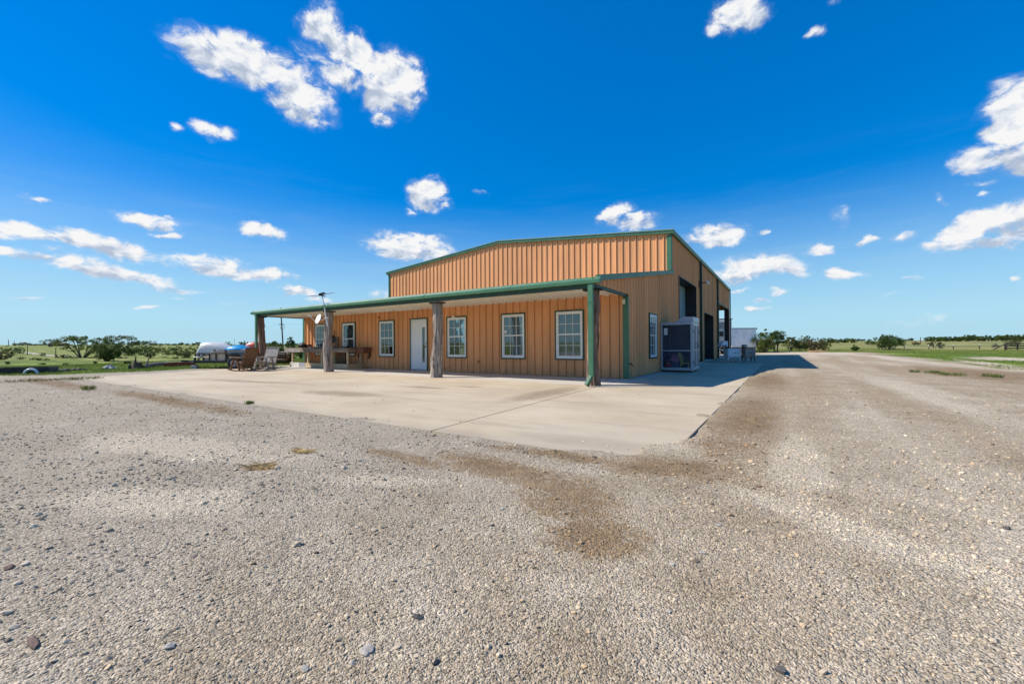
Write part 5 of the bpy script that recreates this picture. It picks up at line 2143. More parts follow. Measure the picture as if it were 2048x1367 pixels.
# utility pole with transformer beyond the porch
pb = on_ground(567, 707)
dpt = (pb - CAM).dot(FW)
pt_ = at(561.3, 615, dpt)
t = thing('utility_pole', 'leaning wooden utility pole with transformer seen under the porch', 'utility pole', pb)
m = MB()
m.tube([pb + (pt_ - pb) * f for f in (-.05, .3, .6, 1.0)], [.19, .175, .16, .13], 12)
m.build('pole', 'polewood', t)
c = pb + (pt_ - pb) * ((707 - 649) / 92)
m = MB()
m.beam(c - EX * .75 - EY * .1, c + EX * .55 - EY * .1, .10, .12)
m.build('crossarm', 'polewood', t)
for f in (-.72, -.2, .5):
    m = MB()
    m.lathe([(0, 0), (.05, 0), (.07, .06), (.03, .10), (.06, .16), (.02, .24), (0, .25)], 10, Matrix.Translation(c + EX * f - EY * .1 + Vector((0, 0, .06))))
    m.build('insulator', 'steel', t)
m = MB()
tc_ = c + EX * .08 - EY * .33 - Vector((0, 0, .75))
m.lathe([(0, -.40), (.20, -.40), (.22, -.36), (.22, .30), (.17, .38), (0, .40)], 18, Matrix.Translation(tc_))
m.lathe([(0, .38), (.04, .38), (.05, .5), (.02, .62), (0, .63)], 10, Matrix.Translation(tc_))
m.build('transformer', 'bingrey', t)
m = MB()
for s_, off in ((.35, .0), (.5, .05)):
    m.tube([c + EX * s_ - EY * .1 + Vector((0, 0, .1)), c + EX * (s_ + .25) - Vector((0, 0, .4)), c + EX * (s_ + .22) - Vector((0, 0, 1.0)), c + EX * (s_ - .2) - Vector((0, 0, 1.3 + off * 4))], .022, 5)
m.build('drop_wire', 'black', t)
m = MB()
far_r = c + EX * 60 + EY * 25 - Vector((0, 0, .8))
far_l = c - EX * 45 + EY * 60 + Vector((0, 0, 2.5))
for q, so_ in ((far_r, .5), (far_l, -.72)):
    s0 = c + EX * so_ - EY * .1 + Vector((0, 0, .3))
    m.tube([s0.lerp(q, f / 12) - Vector((0, 0, 3.2 * (f / 12) * (1 - f / 12))) for f in range(13)], .014, 4)
m.build('line_wire', 'black', t)


def small_pole(label, u, v0, v1, r, cat='pole', group=None):
    p = on_ground(u, v0)
    dep = (p - CAM).dot(FW)
    q = at(u, v1, dep)
    t = thing('pole', label, cat, p, 0, group)
    m = MB()
    m.tube([p - Vector((0, 0, .3)), p.lerp(q, .5), q], [r, r * .9, r * .8], 8)
    m.build('shaft', 'polewood', t)
    m = MB()
    m.lathe([(0, 0), (r * 1.1, 0), (r * 1.1, r), (0, r * 1.4)], 8, Matrix.Translation(q))
    m.build('pole_cap', 'steel', t)
    return t


small_pole('thin dark pole by the pale track, left of the mesquite tree', 55, 709, 690.5, .10)
small_pole('thin dark pole directly left of the spreading mesquite tree', 111.5, 714.5, 696, .07)
small_pole('far grey pole on the left skyline, the taller of two', 17, 692, 679.5, .28)
small_pole('far grey pole on the left skyline, the shorter of two', 28.5, 692, 681, .20)
small_pole('far thin pole rising beyond the blue pool', 469, 694, 677, .13)
small_pole('far thin pole on the skyline beyond the right pasture', 1841, 686, 675, .16)

# fences on the right
fposts = [(1808.5, 699, 690), (1857.5, 699, 690), (1906.5, 698.5, 689), (1958.5, 698, 687.5)]
fp = []
for u, v0, v1 in fposts:
    p = on_ground(u, v0)
    q = at(u, v1, (p - CAM).dot(FW))
    fp.append((p, q))
t = thing('wire_fence', 'wire fence on thin posts with pale tops across the right pasture', 'fence', fp[0][0])
for p, q in fp:
    m = MB()
    m.tube([p - Vector((0, 0, .2)), p.lerp(q, .8)], .055, 8)
    po = m.build('fence_post', 'polewood', t)
    m = MB()
    m.tube([p.lerp(q, .8), q], .045, 8)
    m.build('post_top', 'white', po)
m = MB()
for f in (.35, .65, .9):
    pts = [p.lerp(q, f) for p, q in fp]
    pts = [pts[0] - (pts[1] - pts[0]) * .8] + pts + [on_ground(2011, 698) + Vector((0, 0, f * 1.1))]
    m.tube(pts, .012, 4)
m.build('fence_wire', 'alu', t)
ga = on_ground(2011.5, 701)
dg = (ga - CAM).dot(FW)
gt = at(2011.5, 686.5, dg)
t = thing('rail_fence', 'dark braced corner post and pipe rails at the right edge of the pasture', 'fence', ga)
m = MB()
m.tube([ga - Vector((0, 0, .2)), gt], .13, 10)
m.build('corner_post', 'polewood', t)
m = MB()
m.tube([at(1985, 700, dg), at(2010, 687.5, dg)], .07, 8)
m.build('brace', 'polewood', t)
for v in (687, 691.5, 696):
    m = MB()
    m.tube([at(2012, v, dg), at(2075, v - .4, dg)], .07, 8)
    m.build('rail', 'polewood', t)
for u in (2035, 2062):
    m = MB()
    m.tube([at(u, 700, dg), at(u, 685.5, dg)], .08, 8)
    m.build('fence_post', 'polewood', t)

# loose stones that stand out from the gravel
STN = [(835, 1243, .030, 'darkstone', (1.4, .8, .5), 'sharp black stone on the gravel near the lower centre'), (66, 1292, .050, 'brownstone', (1.9, .5, .4), 'long reddish brown stone on the gravel at lower left'),
       (872, 1336, .020, 'darkstone', (.8, 1.2, .8), 'small dark stone in front of the black sharp one'), (2014, 1063, .028, 'darkstone', (1.1, 1, .8), 'lone black stone on the pale gravel at far right'),
       (735, 1310, .045, 'greystone', (1.1, .9, .35), 'broad pale flat stone left of the black sharp stone'), (704, 1335, .018, 'greystone', (1.2, .8, .6), 'small blue grey stone by the broad flat one'),
       (1058, 1128, .019, 'greystone', (1.1, .9, .8), 'small rounded grey stone at the middle of the gravel'), (1345, 1136, .022, 'greystone', (1.1, .9, .7), 'grey stone right of the small rounded one'),
       (1004, 1022, .028, 'stone', (1.1, .8, .6), 'pale stone on brown dirt below the apron'), (1267, 1223, .016, 'greystone', (1, 1, .8), 'grey stone, left of an almost equal pair'), (1337, 1229, .016, 'greystone', (1, 1.1, .8), 'grey stone, right of an almost equal pair'),
       (1405, 1112, .026, 'greystone', (1.2, .9, .5), 'largest grey stone in a loose cluster at the centre right'), (1438, 1055, .024, 'stone', (1.2, .8, .5), 'flat tan stone above the cluster of grey stones'), (1520, 976, .045, 'brownstone', (1.3, .5, .45), 'brown clod right of the corner of the apron'),
       (1562, 1350, .030, 'darkstone', (1, .9, .6), 'dark stone at the bottom edge of the gravel'), (1190, 915, .030, 'darkstone', (1, .9, .7), 'dark stone at the front edge of the apron'), (985, 1055, .020, 'darkstone', (1, .9, .7), 'small dark stone left of the pale stone on the dirt'),
       (610, 1345, .022, 'stone', (1.5, .8, .5), 'tan elongated stone near the bottom of the gravel'), (340, 1300, .030, 'stone', (1.2, .9, .5), 'cream flat stone at lower left of the gravel'), (18, 1140, .045, 'brownstone', (1.2, .7, .4), 'brown flat stone at the left edge of the gravel')]
for u, v, r, mt, sq, lb in STN:
    p = gnd(u, v)
    m = MB()
    z = float(height(np.array(p.x), np.array(p.y)))
    r *= .54
    m.rock((p.x, p.y, z + r * sq[2] * .45), r, int(u) % 37, sq, 2, .55)
    setp(m.build('stone', mt), lb, 'stone', 'single stones lying on the gravel')

# ------------------------------------------------------------------ trees, shrubs, grass
def leaves(centres, crad, n_per, size, rng, flat=1.0):
    """many small leaf quads round clump centres -> verts, faces, tint"""
    K = len(centres)
    n = K * n_per
    cc = np.repeat(np.asarray(centres, float), n_per, 0)
    cr = np.repeat(np.broadcast_to(np.asarray(crad, float), (K,)), n_per)
    d = rng.normal(0, 1, (n, 3))
    d /= np.linalg.norm(d, axis=1)[:, None]
    rad = rng.random(n) ** 0.45
    off = d * (rad * cr)[:, None]
    off[:, 2] *= flat
    P_ = cc + off
    nrm = d * 0.7 + rng.normal(0, .55, (n, 3)) + np.array([0, 0, .35])
    nrm /= np.linalg.norm(nrm, axis=1)[:, None]
    a = np.cross(nrm, rng.normal(0, 1, (n, 3)))
    a /= np.linalg.norm(a, axis=1)[:, None]
    b = np.cross(nrm, a)
    s = size * rng.uniform(.6, 1.35, n)
    L = s[:, None] * a
    Wd = (s * rng.uniform(.4, .65, n))[:, None] * b
    V = np.stack([P_ - L, P_ + Wd + .15 * L, P_ + L, P_ - Wd + .15 * L], 1).reshape(-1, 3)
    F = np.arange(n * 4).reshape(n, 4)
    ct = np.repeat(rng.uniform(0.15, .75, K), n_per)
    tint = np.clip(ct + rng.normal(0, .16, n), 0, 1)
    return V, F, tint


def grow_tree(name, label, cat, u, v0, v1, wpx, leaf, style, seed, group=None, bark='bark', dens=1.0, dist=None):
    """u: middle, v0: foot, v1: crown top, wpx: crown width, all as survey readings; sizes become metres at the tree's own distance"""
    rng = np.random.default_rng(seed)
    if dist is None:
        p = on_ground(u, v0)
    else:
        q = at(u, v0, dist)
        p = Vector((q.x, q.y, tz(q.x, q.y)))
    dep = (p - CAM).dot(FW)
    H = at(u, v1, dep).z - p.z
    Wd = wpx / FPX * dep
    t = thing(name, label, cat, p, 0, group)
    tr = MB()
    cen = []
    cr = []
    base = np.array(p)

    def limb(a, b, r0, r1, bend=.12, n=6):
        a, b = np.array(a), np.array(b)
        L = np.linalg.norm(b - a)
        k = rng.normal(0, bend * L, 3)
        pts = [a + (b - a) * f + k * math.sin(math.pi * f) for f in np.linspace(0, 1, n)]
        tr.tube(pts, list(np.linspace(r0, r1, n)), 7)
        return pts
    if style in ('umbrella', 'open'):
        nl = 6 if style == 'umbrella' else 4
        r0 = max(.05, H * .030)
        top = .80
        for i in range(nl):
            a = 2 * math.pi * (i + rng.uniform(-.3, .3)) / nl
            rr_ = Wd * .5 * rng.uniform(.35, .75)
            e = base + np.array([math.cos(a) * rr_, math.sin(a) * rr_, H * rng.uniform(.58, top)])
            pts = limb(base + np.array([math.cos(a) * r0 * 2, math.sin(a) * r0 * 2, -.15]), e, r0, r0 * .45, .10, 8)
            for j in range(5):
                s = pts[rng.integers(3, 8)]
                a2 = a + rng.uniform(-1.2, 1.2)
                e2 = s + np.array([math.cos(a2), math.sin(a2), 0]) * Wd * rng.uniform(.08, .26) + np.array([0, 0, H * rng.uniform(.05, .24)])
                lim = p.z + H * .93
                e2[2] = min(e2[2], lim)
                limb(s, e2, r0 * .4, r0 * .15, .12, 5)
                cen.append(e2)
                cr.append(H * rng.uniform(.09, .16))
        nC = int(64 * dens)
        for _ in range(nC):
            a = rng.uniform(0, 2 * math.pi)
            f = rng.random() ** .55
            z = H * (.95 - .33 * f ** 2 + rng.normal(0, .06) - (.18 if rng.random() < .25 else 0))
            cen.append(base + np.array([math.cos(a) * f * Wd * .5, math.sin(a) * f * Wd * .5, min(z, H * .97)]))
            cr.append(H * rng.uniform(.07, .15))
        lf, flat, nper = max(.05, H * .022), .6, 75
    else:
        r0 = max(.04, H * .035)
        for i in range(5):
            a = 2 * math.pi * i / 5 + rng.uniform(-.4, .4)
            e = base + np.array([math.cos(a) * Wd * .28, math.sin(a) * Wd * .28, H * rng.uniform(.5, .8)])
            pts = limb(base + np.array([math.cos(a) * r0, math.sin(a) * r0, -.15]), e, r0, r0 * .35, .10, 6)
            for j in range(3):
                s = pts[rng.integers(2, 6)]
                e2 = s + rng.normal(0, 1, 3) * np.array([Wd * .16, Wd * .16, H * .1])
                limb(s, e2, r0 * .35, r0 * .12, .1, 4)
        nC = int((80 if style == 'dense' else 62) * dens)
        low = .14 if style == 'dense' else .05
        for _ in range(nC):
            d = rng.normal(0, 1, 3)
            d /= np.linalg.norm(d)
            f = rng.random() ** .38
            wob = 1 + .22 * math.sin(3 * math.atan2(d[1], d[0]) + seed) + rng.normal(0, .08)
            q = np.array([d[0] * Wd * .44 * f * wob, d[1] * Wd * .44 * f * wob, H * ((.54 if style == 'dense' else .48) + d[2] * (.40 if style == 'dense' else .46) * f * (1 + rng.normal(0, .07)))])
            if q[2] < H * low:
                q[2] = H * (low + .1 * rng.random())
            cen.append(base + q)
            cr.append(min(H, Wd) * rng.uniform(.10, .19))
        for _ in range(int(10 * dens)):        # sprigs that break the outline
            a = rng.uniform(0, 6.283)
            f = rng.uniform(.2, 1)
            cen.append(base + np.array([math.cos(a) * Wd * .46 * f, math.sin(a) * Wd * .46 * f, H * (1.02 - .35 * f * f + rng.normal(0, .05))]))
            cr.append(min(H, Wd) * rng.uniform(.04, .08))
        lf, flat, nper = max(.045, H * .026), .85, 90
    o_ = tr.build('trunk', bark, t)
    V, F, T = leaves(cen, cr, nper, lf, rng, flat)
    np_mesh('crown', V, F, leaf, T, parent=t)
    return t


# left: pasture trees, each described by what stands next to it
grow_tree('mesquite_tree', 'spreading flat crowned mesquite tree with many bare leaning limbs', 'tree', 165, 715.5, 671.5, 84, 'leaf_mid', 'umbrella', 1, dens=1.0)
grow_tree('shade_tree', 'round dark leafy tree with low skirt right of the spreading mesquite', 'tree', 216, 722.5, 684, 64, 'leaf_dark', 'dense', 2, dens=1.3)
grow_tree('mesquite_tree', 'pale open mesquite tree behind the round dark tree', 'tree', 241, 706, 670.5, 52, 'leaf_olive', 'open', 3, bark='palebark', dens=.55)
grow_tree('mesquite_tree', 'sparse mesquite tree right of the pale open mesquite', 'tree', 288, 704, 681, 52, 'leaf_mid', 'open', 4, bark='palebark', dens=.5)
grow_tree('mesquite_tree', 'small umbrella shaped tree far off on the left skyline', 'tree', 101, 693.5, 677.5, 27, 'leaf_olive', 'umbrella', 5, dens=.45)
grow_tree('shrub', 'broad dark shrub left of the pale track', 'shrub', 22, 710.5, 692.5, 52, 'leaf_dark', 'dense', 6, dens=.9)
grow_tree('shrub', 'low brownish shrub at the very left edge, before the broad dark one', 'shrub', 3, 719, 704, 34, 'leaf_brown', 'bush', 7)
grow_tree('shrub', 'tiny round green bush on the pale track', 'shrub', 85, 711.5, 704.5, 10, 'leaf_dark', 'bush', 8, dens=.4)
grow_tree('shrub', 'weedy grey green bush under the spreading mesquite, on its left', 'shrub', 122, 716, 707, 26, 'leaf_olive', 'bush', 9, dens=.5)
LS = [(262, 712, 689, 34, 'leaf_dark', 'dark shrub just right of the round dark tree'), (284, 710, 691, 30, 'leaf_mid', 'second shrub of the row right of the round dark tree'),
      (300, 714, 703, 24, 'leaf_olive', 'rounded grey green bush low in front of the shrub row'), (310, 709, 692, 34, 'leaf_dark', 'wide dark shrub in the middle of the left row'),
      (336, 710, 694, 34, 'leaf_mid', 'mid green shrub left of the white tub'), (356, 711, 692, 28, 'leaf_dark', 'dark shrub touching the tongue end of the trailer'), (371, 716, 703, 22, 'leaf_olive', 'grey bush directly left of the trailer rails'), (385, 708, 691, 32, 'leaf_mid', 'green shrub behind the white tub')]
for i, (u, a, b, w, lf, lb) in enumerate(LS):
    grow_tree('shrub', lb, 'shrub', u, a, b, w, lf, 'bush', 20 + i, 'shrubs in the left pasture', dens=.8)
MT = [(437, 702, 685, 30, 'leaf_dark', 'dark tree showing above the slope of the white tub'), (456, 702, 684, 26, 'leaf_mid', 'green tree between the white tub and the blue pool'), (487, 702, 682, 22, 'leaf_dark', 'small tree behind the blue pool by the red shell'), (545, 703, 684, 26, 'leaf_dark', 'dark tree mass above the grey rocking chair'), (532, 706, 688, 26, 'leaf_mid', 'mid green bush beside the left log post')]
for i, (u, a, b, w, lf, lb) in enumerate(MT):
    grow_tree('pasture_tree', lb, 'tree', u, a, b, w, lf, 'bush', 40 + i, 'trees behind the trailer', dens=.8)
grow_tree('mesquite_tree', 'skinny little tree standing above the shrubs right of the utility pole', 'tree', 580, 708, 674, 13, 'leaf_dark', 'open', 50, dens=.25)
for i, (u, a, b, w, lf, lb) in enumerate([(556, 716, 690, 26, 'leaf_mid', 'shrub at the foot of the utility pole, on the left'), (583, 716, 688, 30, 'leaf_dark', 'dark shrub right of the utility pole'), (604, 717, 688, 28, 'leaf_mid', 'green shrub against the left end of the workbench')]):
    grow_tree('shrub', lb, 'shrub', u, a, b, w, lf, 'bush', 52 + i, 'shrubs by the utility pole')

# right: brush and pasture trees
RS = [(1526, 704, 664, 44, 'leaf_mid', 'bush', 'tall bush beside the right end of the cargo trailer'), (1553, 703.5, 662, 28, 'leaf_dark', 'open', 'tall narrow tree with a ragged top behind the brush'),
      (1580, 702.5, 674, 28, 'leaf_olive', 'open', 'thin stemmed tree right of the tall narrow tree'), (1598, 702, 681, 34, 'leaf_dark', 'bush', 'dark low bush left of the red dirt mound'),
      (1612, 698, 672, 28, 'leaf_olive', 'bush', 'olive tree behind the dark low bush'), (1629, 702, 677, 34, 'leaf_brown', 'bush', 'brown tinged bush above the red dirt mound'), (1646, 701.5, 677, 26, 'leaf_mid', 'bush', 'green bush at the right end of the brush'),
      (1540, 700, 678, 26, 'leaf_mid', 'bush', 'bush between the tall bush and the narrow tree')]
for i, (u, a, b, w, lf, st, lb) in enumerate(RS):
    grow_tree('brush_tree', lb, 'tree', u, a, b, w, lf, st, 60 + i, 'brush behind the cargo trailer', dens=.8)
grow_tree('juniper_bush', 'large dark green bush alone in the right pasture', 'bush', 1774.5, 700.5, 671.5, 66, 'leaf_dark', 'dense', 80, dens=1.5)
grow_tree('juniper_bush', 'small round bush left of the large dark green bush', 'bush', 1710, 702, 690.5, 14, 'leaf_dark', 'bush', 81, dens=.7)
grow_tree('mesquite_tree', 'small tree showing behind the top of the large dark bush', 'tree', 1778, 690, 669.5, 22, 'leaf_dark', 'open', 82, dens=.4)
grow_tree('mesquite_tree', 'small brown stemmed tree by the second fence post', 'tree', 1869, 695, 683, 22, 'leaf_brown', 'open', 83, dens=.3)
grow_tree('shrub', 'dark scrubby shrub right of the small brown stemmed tree', 'shrub', 1882, 697, 684, 12, 'leaf_olive', 'bush', 84, dens=.35)
grow_tree('mesquite_tree', 'round olive tree behind the rail fence corner', 'tree', 2026, 693, 675, 26, 'leaf_olive', 'bush', 85, dens=.6)
grow_tree('shrub', 'greyish leafless bush left of the braced corner post', 'shrub', 1990, 695, 687, 14, 'leaf_brown', 'bush', 86, dens=.3)
grow_tree('shrub', 'brown bush pair far off, left of the thin skyline pole', 'shrub', 1829, 690, 682, 9, 'leaf_brown', 'bush', 87, dens=.25)
grow_tree('shrub', 'brown bush far off, directly right of the thin skyline pole', 'shrub', 1837, 690, 683, 9, 'leaf_brown', 'bush', 88, dens=.25)

# far tree rows: a few kinds, each tree its own object
def far_kind(leaf, seed, dens=.35):
    rng = np.random.default_rng(seed)
    H, Wd = 5.0, 7.5
    cen, cr = [], []
    for _ in range(int(60 * dens)):
        d = rng.normal(0, 1, 3)
        d /= np.linalg.norm(d)
        f = rng.random() ** .4
        cen.append([d[0] * Wd * .45 * f, d[1] * Wd * .45 * f, max(.5, H * (.52 + d[2] * .42 * f))])
        cr.append(H * rng.uniform(.12, .2))
    return leaves(cen, cr, 50, .26, rng, .8)


def far_tree(label, u, dist, hpx, wpx, proto, group, sink=0.0):
    q = at(u, 690, dist)
    z = tz(q.x, q.y)
    t = proto.copy() if proto.users_collection and proto.get('used') else proto
    src_children = list(proto.children)
    if t is not proto:
        COL.objects.link(t)
        for ch in src_children:
            c = ch.copy()
            COL.objects.link(c)
            c.parent = t
    proto['used'] = 1
    t.location = (q.x, q.y, z - sink)
    H = hpx / FPX * dist
    Wd = wpx / FPX * dist
    t.scale = (Wd / 7.5, Wd / 7.5, H / 5.0)
    t.rotation_euler = (0, 0, random.uniform(0, 6.28))
    setp(t, label, 'tree', group)
    return t


PROTO = []
for i, lf in enumerate(('leaf_dark', 'leaf_mid', 'leaf_olive', 'leaf_dark')):
    t = thing('far_tree', 'far tree', 'tree', (0, 0, 0))
    V, F, T = far_kind(lf, 200 + i, .55)
    np_mesh('crown', V, F, lf, T, parent=t)
    m = MB()
    m.tube([(0, 0, -.6), (.1, 0, 1.2), (0, .1, 2.6)], [.25, .2, .12], 7)
    for a in (0, 2.1, 4.2):
        m.tube([(0, 0, 1.0), (math.cos(a) * 1.0, math.sin(a) * 1.0, 2.3), (math.cos(a) * 2.0, math.sin(a) * 2.0, 3.2)], [.15, .1, .05], 6)
    m.build('trunk', 'bark', t)
    PROTO.append(t)
rg = random.Random(5)
GR = 'row of trees along the right skyline'
for i in range(22):
    u = 1858 + i * 9.6 + rg.uniform(-2, 2)
    h = rg.uniform(10.5, 14.5) * (0.82 if u < 1880 else 1)
    far_tree('dense dark tree in the unbroken row on the right skyline', u, 320 + rg.uniform(-12, 14), h, rg.uniform(16, 24), PROTO[(0, 3, 0, 1)[i % 4]], GR, .4)
GR = 'trees on the skyline between the brush and the large bush'
for i, u in enumerate((1660, 1667, 1676, 1684, 1693, 1702, 1709)):
    far_tree('dark tree in the short skyline clump left of the large dark bush', u, 260 + rg.uniform(-8, 8), rg.uniform(9, 12), rg.uniform(13, 18), PROTO[i % 4], GR, .3)
GR = 'faint far trees near the left edge of the right skyline row'
for i, u in enumerate((1718, 1726, 1811, 1821, 1824)):
    far_tree('tiny dark tree on the skyline near the large dark bush', u, 620, rg.uniform(4, 6.5), rg.uniform(8, 12), PROTO[i % 4], GR, .2)
GR = 'trees along the left skyline'
for i, (u, h, w) in enumerate([(29, 5.5, 9), (36, 5, 10), (46, 8, 13), (58, 6, 10), (66, 3.5, 10), (74, 4, 12), (83, 4, 10), (90, 6, 10), (115, 5, 9), (122, 4, 9), (128, 3.5, 10), (262, 9, 16), (275, 10, 14), (290, 10, 14), (303, 7, 12), (312, 6, 9), (322, 4.5, 12), (335, 4.5, 14), (349, 5, 14), (362, 7, 14), (375, 5.5, 12), (388, 6, 12), (396, 9, 11), (408, 6, 12), (418, 7, 14)]):
    far_tree('small dark tree on the distant left skyline', u, 520 + rg.uniform(-25, 25), h, w, PROTO[i % 4], GR, .3)
for i, (u, h, w) in enumerate([(510, 8, 14), (523, 7, 12), (537, 9, 14), (548, 12, 18), (560, 8, 14), (573, 7, 12), (588, 8, 14), (600, 8, 14)]):
    far_tree('dark tree in the skyline row seen under the porch', u, 420 + rg.uniform(-15, 15), h, w, PROTO[i % 4], 'skyline trees seen under the porch', .3)

# far buildings on the left skyline
b = at(117, 694, 430)
t = thing('farm_shed', 'long low dark farm shed far across the left pasture', 'shed', (b.x, b.y, tz(b.x, b.y)), rot_of(EX))
m = LB()
m.box(-11, 3, 0, 8, -.5, 2.3)
m.build('wall', 'steel', t)
m = LB()
m.prism([(-.5, 2.3), (8.5, 2.3), (4, 3.6)], 'X', -11.4, 3.4)
m.build('roof', 'rust', t)
m = LB()
for k in range(4):
    m.box(-9 + k * 3, -7.6 + k * 3, -.05, 0, -.4, 1.8)
m.build('bay_door', 'black', t)

# red dirt mound in front of the brush
for i, (u, v, w) in enumerate(((1625, 703.5, 1.5), (1642, 703, 1.8))):
    p = on_ground(u, v)
    m = MB()
    m.rock((p.x, p.y, p.z), w * .26, 90 + i, (1.5, 1, .42), 3, .4)
    MATS.setdefault('reddirt', mat_plain('red_dirt', (0.33, 0.16, 0.085), .95, var=.25, scale=5, bump=.6))
    setp(m.build('dirt_mound', 'reddirt'), ('low red dirt mound below the brown tinged bush, left one' if i == 0 else 'low red dirt mound at the right end of the brush'), 'dirt mound', 'red dirt mounds')


# pale track across the left pasture
def ribbon(name, pts, w, mat, lift):
    P_ = [on_ground(u, v) for u, v in pts]
    vs = []
    for i, p in enumerate(P_):
        d = (P_[min(i + 1, len(P_) - 1)] - P_[max(i - 1, 0)])
        n = Vector((-d.y, d.x, 0)).normalized()
        for s_ in (-1, 1):
            q = p + n * (s_ * w / 2)
            vs.append((q.x, q.y, float(height(np.array(q.x), np.array(q.y))) + lift))
    m = MB()
    m.add(vs, [(2 * i, 2 * i + 1, 2 * i + 3, 2 * i + 2) for i in range(len(P_) - 1)])
    o_ = m.build(name, mat)
    setp(o_, kind='structure')
    return o_


MATS['track'] = mat_plain('pale_caliche_track', (0.40, 0.35, 0.26), .95, var=.2, scale=.6)
tp = [(48, 704.5), (58, 705.6), (68, 707), (80, 708.8), (95, 710.6), (110, 711.9), (125, 712.8), (150, 713.4)]
tp2 = []
for (a, b) in zip(tp[:-1], tp[1:]):
    for k in range(6):
        tp2.append((a[0] + (b[0] - a[0]) * k / 6, a[1] + (b[1] - a[1]) * k / 6))
ribbon('track', tp2 + [tp[-1]], 2.2, 'track', .07)


# grass: short blades where the green comes near the yard
def grass_field(n, region, hmin, hmax, seed):
    rng = np.random.default_rng(seed)
    x, y = region(rng, n)
    n = len(x)
    z = height(x, y)
    nb = 4
    x, y, z = (np.repeat(a, nb) for a in (x, y, z))
    dry = np.repeat(rng.random(n) ** 1.15, nb)
    hh = np.repeat(rng.uniform(.6, 1.3, n), nb) * rng.uniform(hmin, hmax, n * nb)
    x = x + rng.normal(0, .05, n * nb)
    y = y + rng.normal(0, .05, n * nb)
    a = rng.uniform(0, 6.283, n * nb)
    w = .004 + hh * .05
    dx, dy = np.cos(a), np.sin(a)
    l = rng.normal(0, .45, (2, n * nb)) * hh
    V = np.stack([np.stack([x - dx * w, y - dy * w, z - .01], -1), np.stack([x + dx * w, y + dy * w, z - .01], -1), np.stack([x + l[0], y + l[1], z + hh], -1)], 1).reshape(-1, 3)
    F = np.arange(n * nb * 3).reshape(-1, 3)
    return V, F, np.clip(dry * .9 + rng.normal(0, .12, n * nb), 0, 1)


def reg_left(rng, n):
    x = -18.9 - rng.random(n) ** 1.4 * 22
    y = rng.uniform(-16, 14, n)
    w = .7 * np.sin(x * 1.1 + 2 * np.sin(y * .7)) + .5 * np.sin(y * 1.9 + x * .6)
    k = (-x - 19.3 + w * .6 - 1.6 * sstep(-y, 8.2, 10.5)) > 0
    return x[k], y[k]


def reg_right(rng, n):
    y = 3 + rng.random(n) ** 1.3 * 55
    x = rng.uniform(9.5, 30, n)
    w = .9 * np.sin(x * .8 + y * .35) + .7 * np.sin(y * .6 + 1) + .4 * np.sin(2.3 * y + x)
    k = (x - 12.2 + w * .8) > 0
    k &= ~((np.abs(x - 12.4 + (y - 17) * .12) < .55) | (((x - 16.5) / 2.4) ** 2 + ((y - 28) / 7) ** 2 < 1))
    k &= ~((x < 11.0) & (y > 30))
    return x[k], y[k]


def reg_far(rng, n):
    x = rng.uniform(-6, 40, n)
    y = rng.uniform(50, 75, n)
    return x, y


for reg, n, h0, h1, sd, lb in ((reg_left, 42000, .02, .10, 301, 'short green grass along the left edge of the apron and pasture'), (reg_right, 46000, .02, .09, 302, 'short green grass right of the driveway'), (reg_far, 16000, .05, .18, 303, 'dry pasture grass beyond the end of the drive')):
    V, F, T = grass_field(n, reg, h0, h1, sd)
    if reg is reg_far:
        T = np.clip(T * .5 + .5, 0, 1)
    g_ = np_mesh('grass', V, F, 'grassblade', T)
    setp(g_, lb, 'grass', kind='stuff')


# weeds and straw on the gravel
def tuft(name, label, cat, u, v, mat, n, h, spread, lie=None, seed=0):
    rng = np.random.default_rng(seed)
    p = gnd(u, v)
    zz = float(height(np.array(p.x), np.array(p.y)))
    t = thing(name, label, cat, (p.x, p.y, zz))
    r = spread * np.sqrt(rng.random(n)) * .35
    a = rng.uniform(0, 6.283, n)
    bx_, by_ = p.x + r * np.cos(a), p.y + r * np.sin(a)
    out = rng.uniform(0, 6.283, n)
    L = h * rng.uniform(.5, 1.2, n)
    if lie is None:
        tx, ty, tz_ = np.cos(out) * L * .6, np.sin(out) * L * .6, L * .8
    else:
        ang_ = lie + rng.normal(0, .35, n)
        s_ = np.where(rng.random(n) < .5, 1, -1)
        tx, ty, tz_ = np.cos(ang_) * L * s_, np.sin(ang_) * L * s_, L * np.abs(rng.normal(.10, .12, n)) + .004
    w = .0035
    px, py = -np.sin(out) * w, np.cos(out) * w
    z0 = zz + .004
    m1 = np.stack([bx_ + tx * .5, by_ + ty * .5, z0 + tz_ * .7], -1)
    V = np.stack([np.stack([bx_ - px, by_ - py, np.full(n, z0)], -1), np.stack([bx_ + px, by_ + py, np.full(n, z0)], -1), m1 + np.stack([px, py, px * 0], -1) * .8, np.stack([bx_ + tx, by_ + ty, z0 + tz_], -1)], 1).reshape(-1, 3)
    F = np.arange(n * 4).reshape(n, 4)
    np_mesh('blades', V, F, mat, rng.random(n), parent=t)
    return t


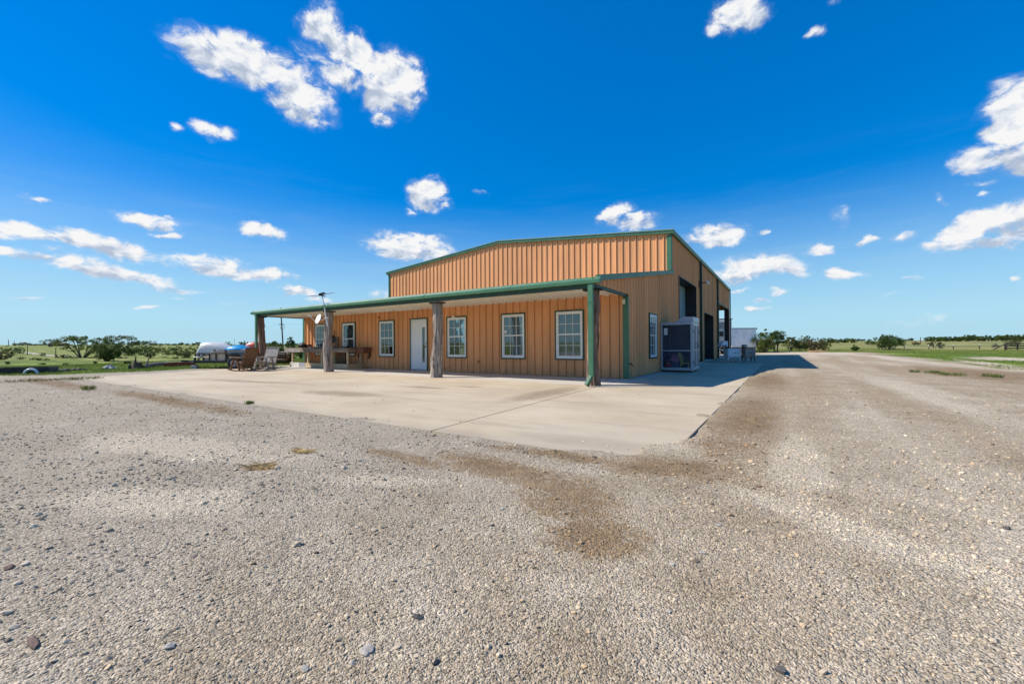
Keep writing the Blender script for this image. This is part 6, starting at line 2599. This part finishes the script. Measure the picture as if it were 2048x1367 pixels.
tuft('dry_grass_clump', 'flattened clump of straw coloured grass on the gravel, nearer the camera', 'dry grass', 521, 938, 'straw', 240, .13, .16, lie=.55, seed=1)
tuft('dry_grass_clump', 'brown straw clump on the gravel behind the pale flattened one', 'dry grass', 606, 906, 'straw', 160, .12, .14, lie=.1, seed=2)
tuft('weed', 'small green weed sprouting at the front edge of the apron', 'weed', 500, 807, 'leaf_mid', 90, .075, .20, seed=3)
tuft('weed', 'flat patch of weeds at the far left tip of the apron', 'weed', 160, 758, 'leaf_mid', 260, .12, 1.6, seed=4)
tuft('weed', 'low weeds spread on the gravel at the far left edge', 'weed', 55, 763, 'leaf_olive', 260, .10, 1.8, seed=5)
tuft('weed', 'lone weed on the gravel below the left tip of the apron', 'weed', 178, 779, 'leaf_mid', 90, .13, .35, seed=6)
for i, (u, v, w) in enumerate(((1905, 751.5, .9), (1868, 747, .7), (1975, 754, .45), (1830, 745, .45), (1995, 756, .35))):
    tuft('weed', ('long dark weed patch on the gravel at right', 'weed patch left of the long dark one on the gravel', 'small weed patch right of the long dark one', 'thin weed patch at the left end of the gravel weeds', 'last tiny weed patch towards the right edge')[i], 'weed', u, v, 'leaf_mid', int(200 * w), .12, w, seed=10 + i)

# scattered clumps of taller weeds in the left pasture
rgw = random.Random(12)
spots = [(66, 720, 'dark weed clump on the pasture below the thin pole by the track'), (78, 720.5, 'second dark weed clump, right of the first below the pale track'), (93, 720, 'third dark weed clump, at the right end below the pale track'),
         (42, 717.5, 'small pale weed clump left of the dark weed clumps'), (137, 717, 'weed clump at the foot of the spreading mesquite'), (150, 716.5, 'weed clump directly under the middle of the spreading mesquite'), (180, 716.5, 'weed clump at the right foot of the spreading mesquite'),
         (246, 717, 'weed clump right of the round dark tree trunk'), (300, 717.5, 'grey weed clump on the pasture above the bleached log'), (330, 716, 'weed clump above the rusty beam, left one'), (352, 717, 'weed clump above the rusty beam, right one'),
         (15, 728, 'low weed tuft behind the left half of the black trough'), (85, 729, 'low weed tuft behind the right end of the black trough'), (190, 727, 'low weed tuft on the open grass left of the pale boulder'), (255, 728, 'low weed tuft above the dark stump'), (130, 730, 'low weed tuft behind the row of dark boulders')]
for i, (u, v, lb) in enumerate(spots):
    grow_tree('weed_clump', lb, 'weed', u, v, v - rgw.uniform(3.5, 6.5), rgw.uniform(9, 18), ('leaf_dark', 'leaf_olive', 'leaf_mid', 'leaf_brown')[i % 4], 'bush', 400 + i, 'weed clumps in the left pasture', dens=.22)
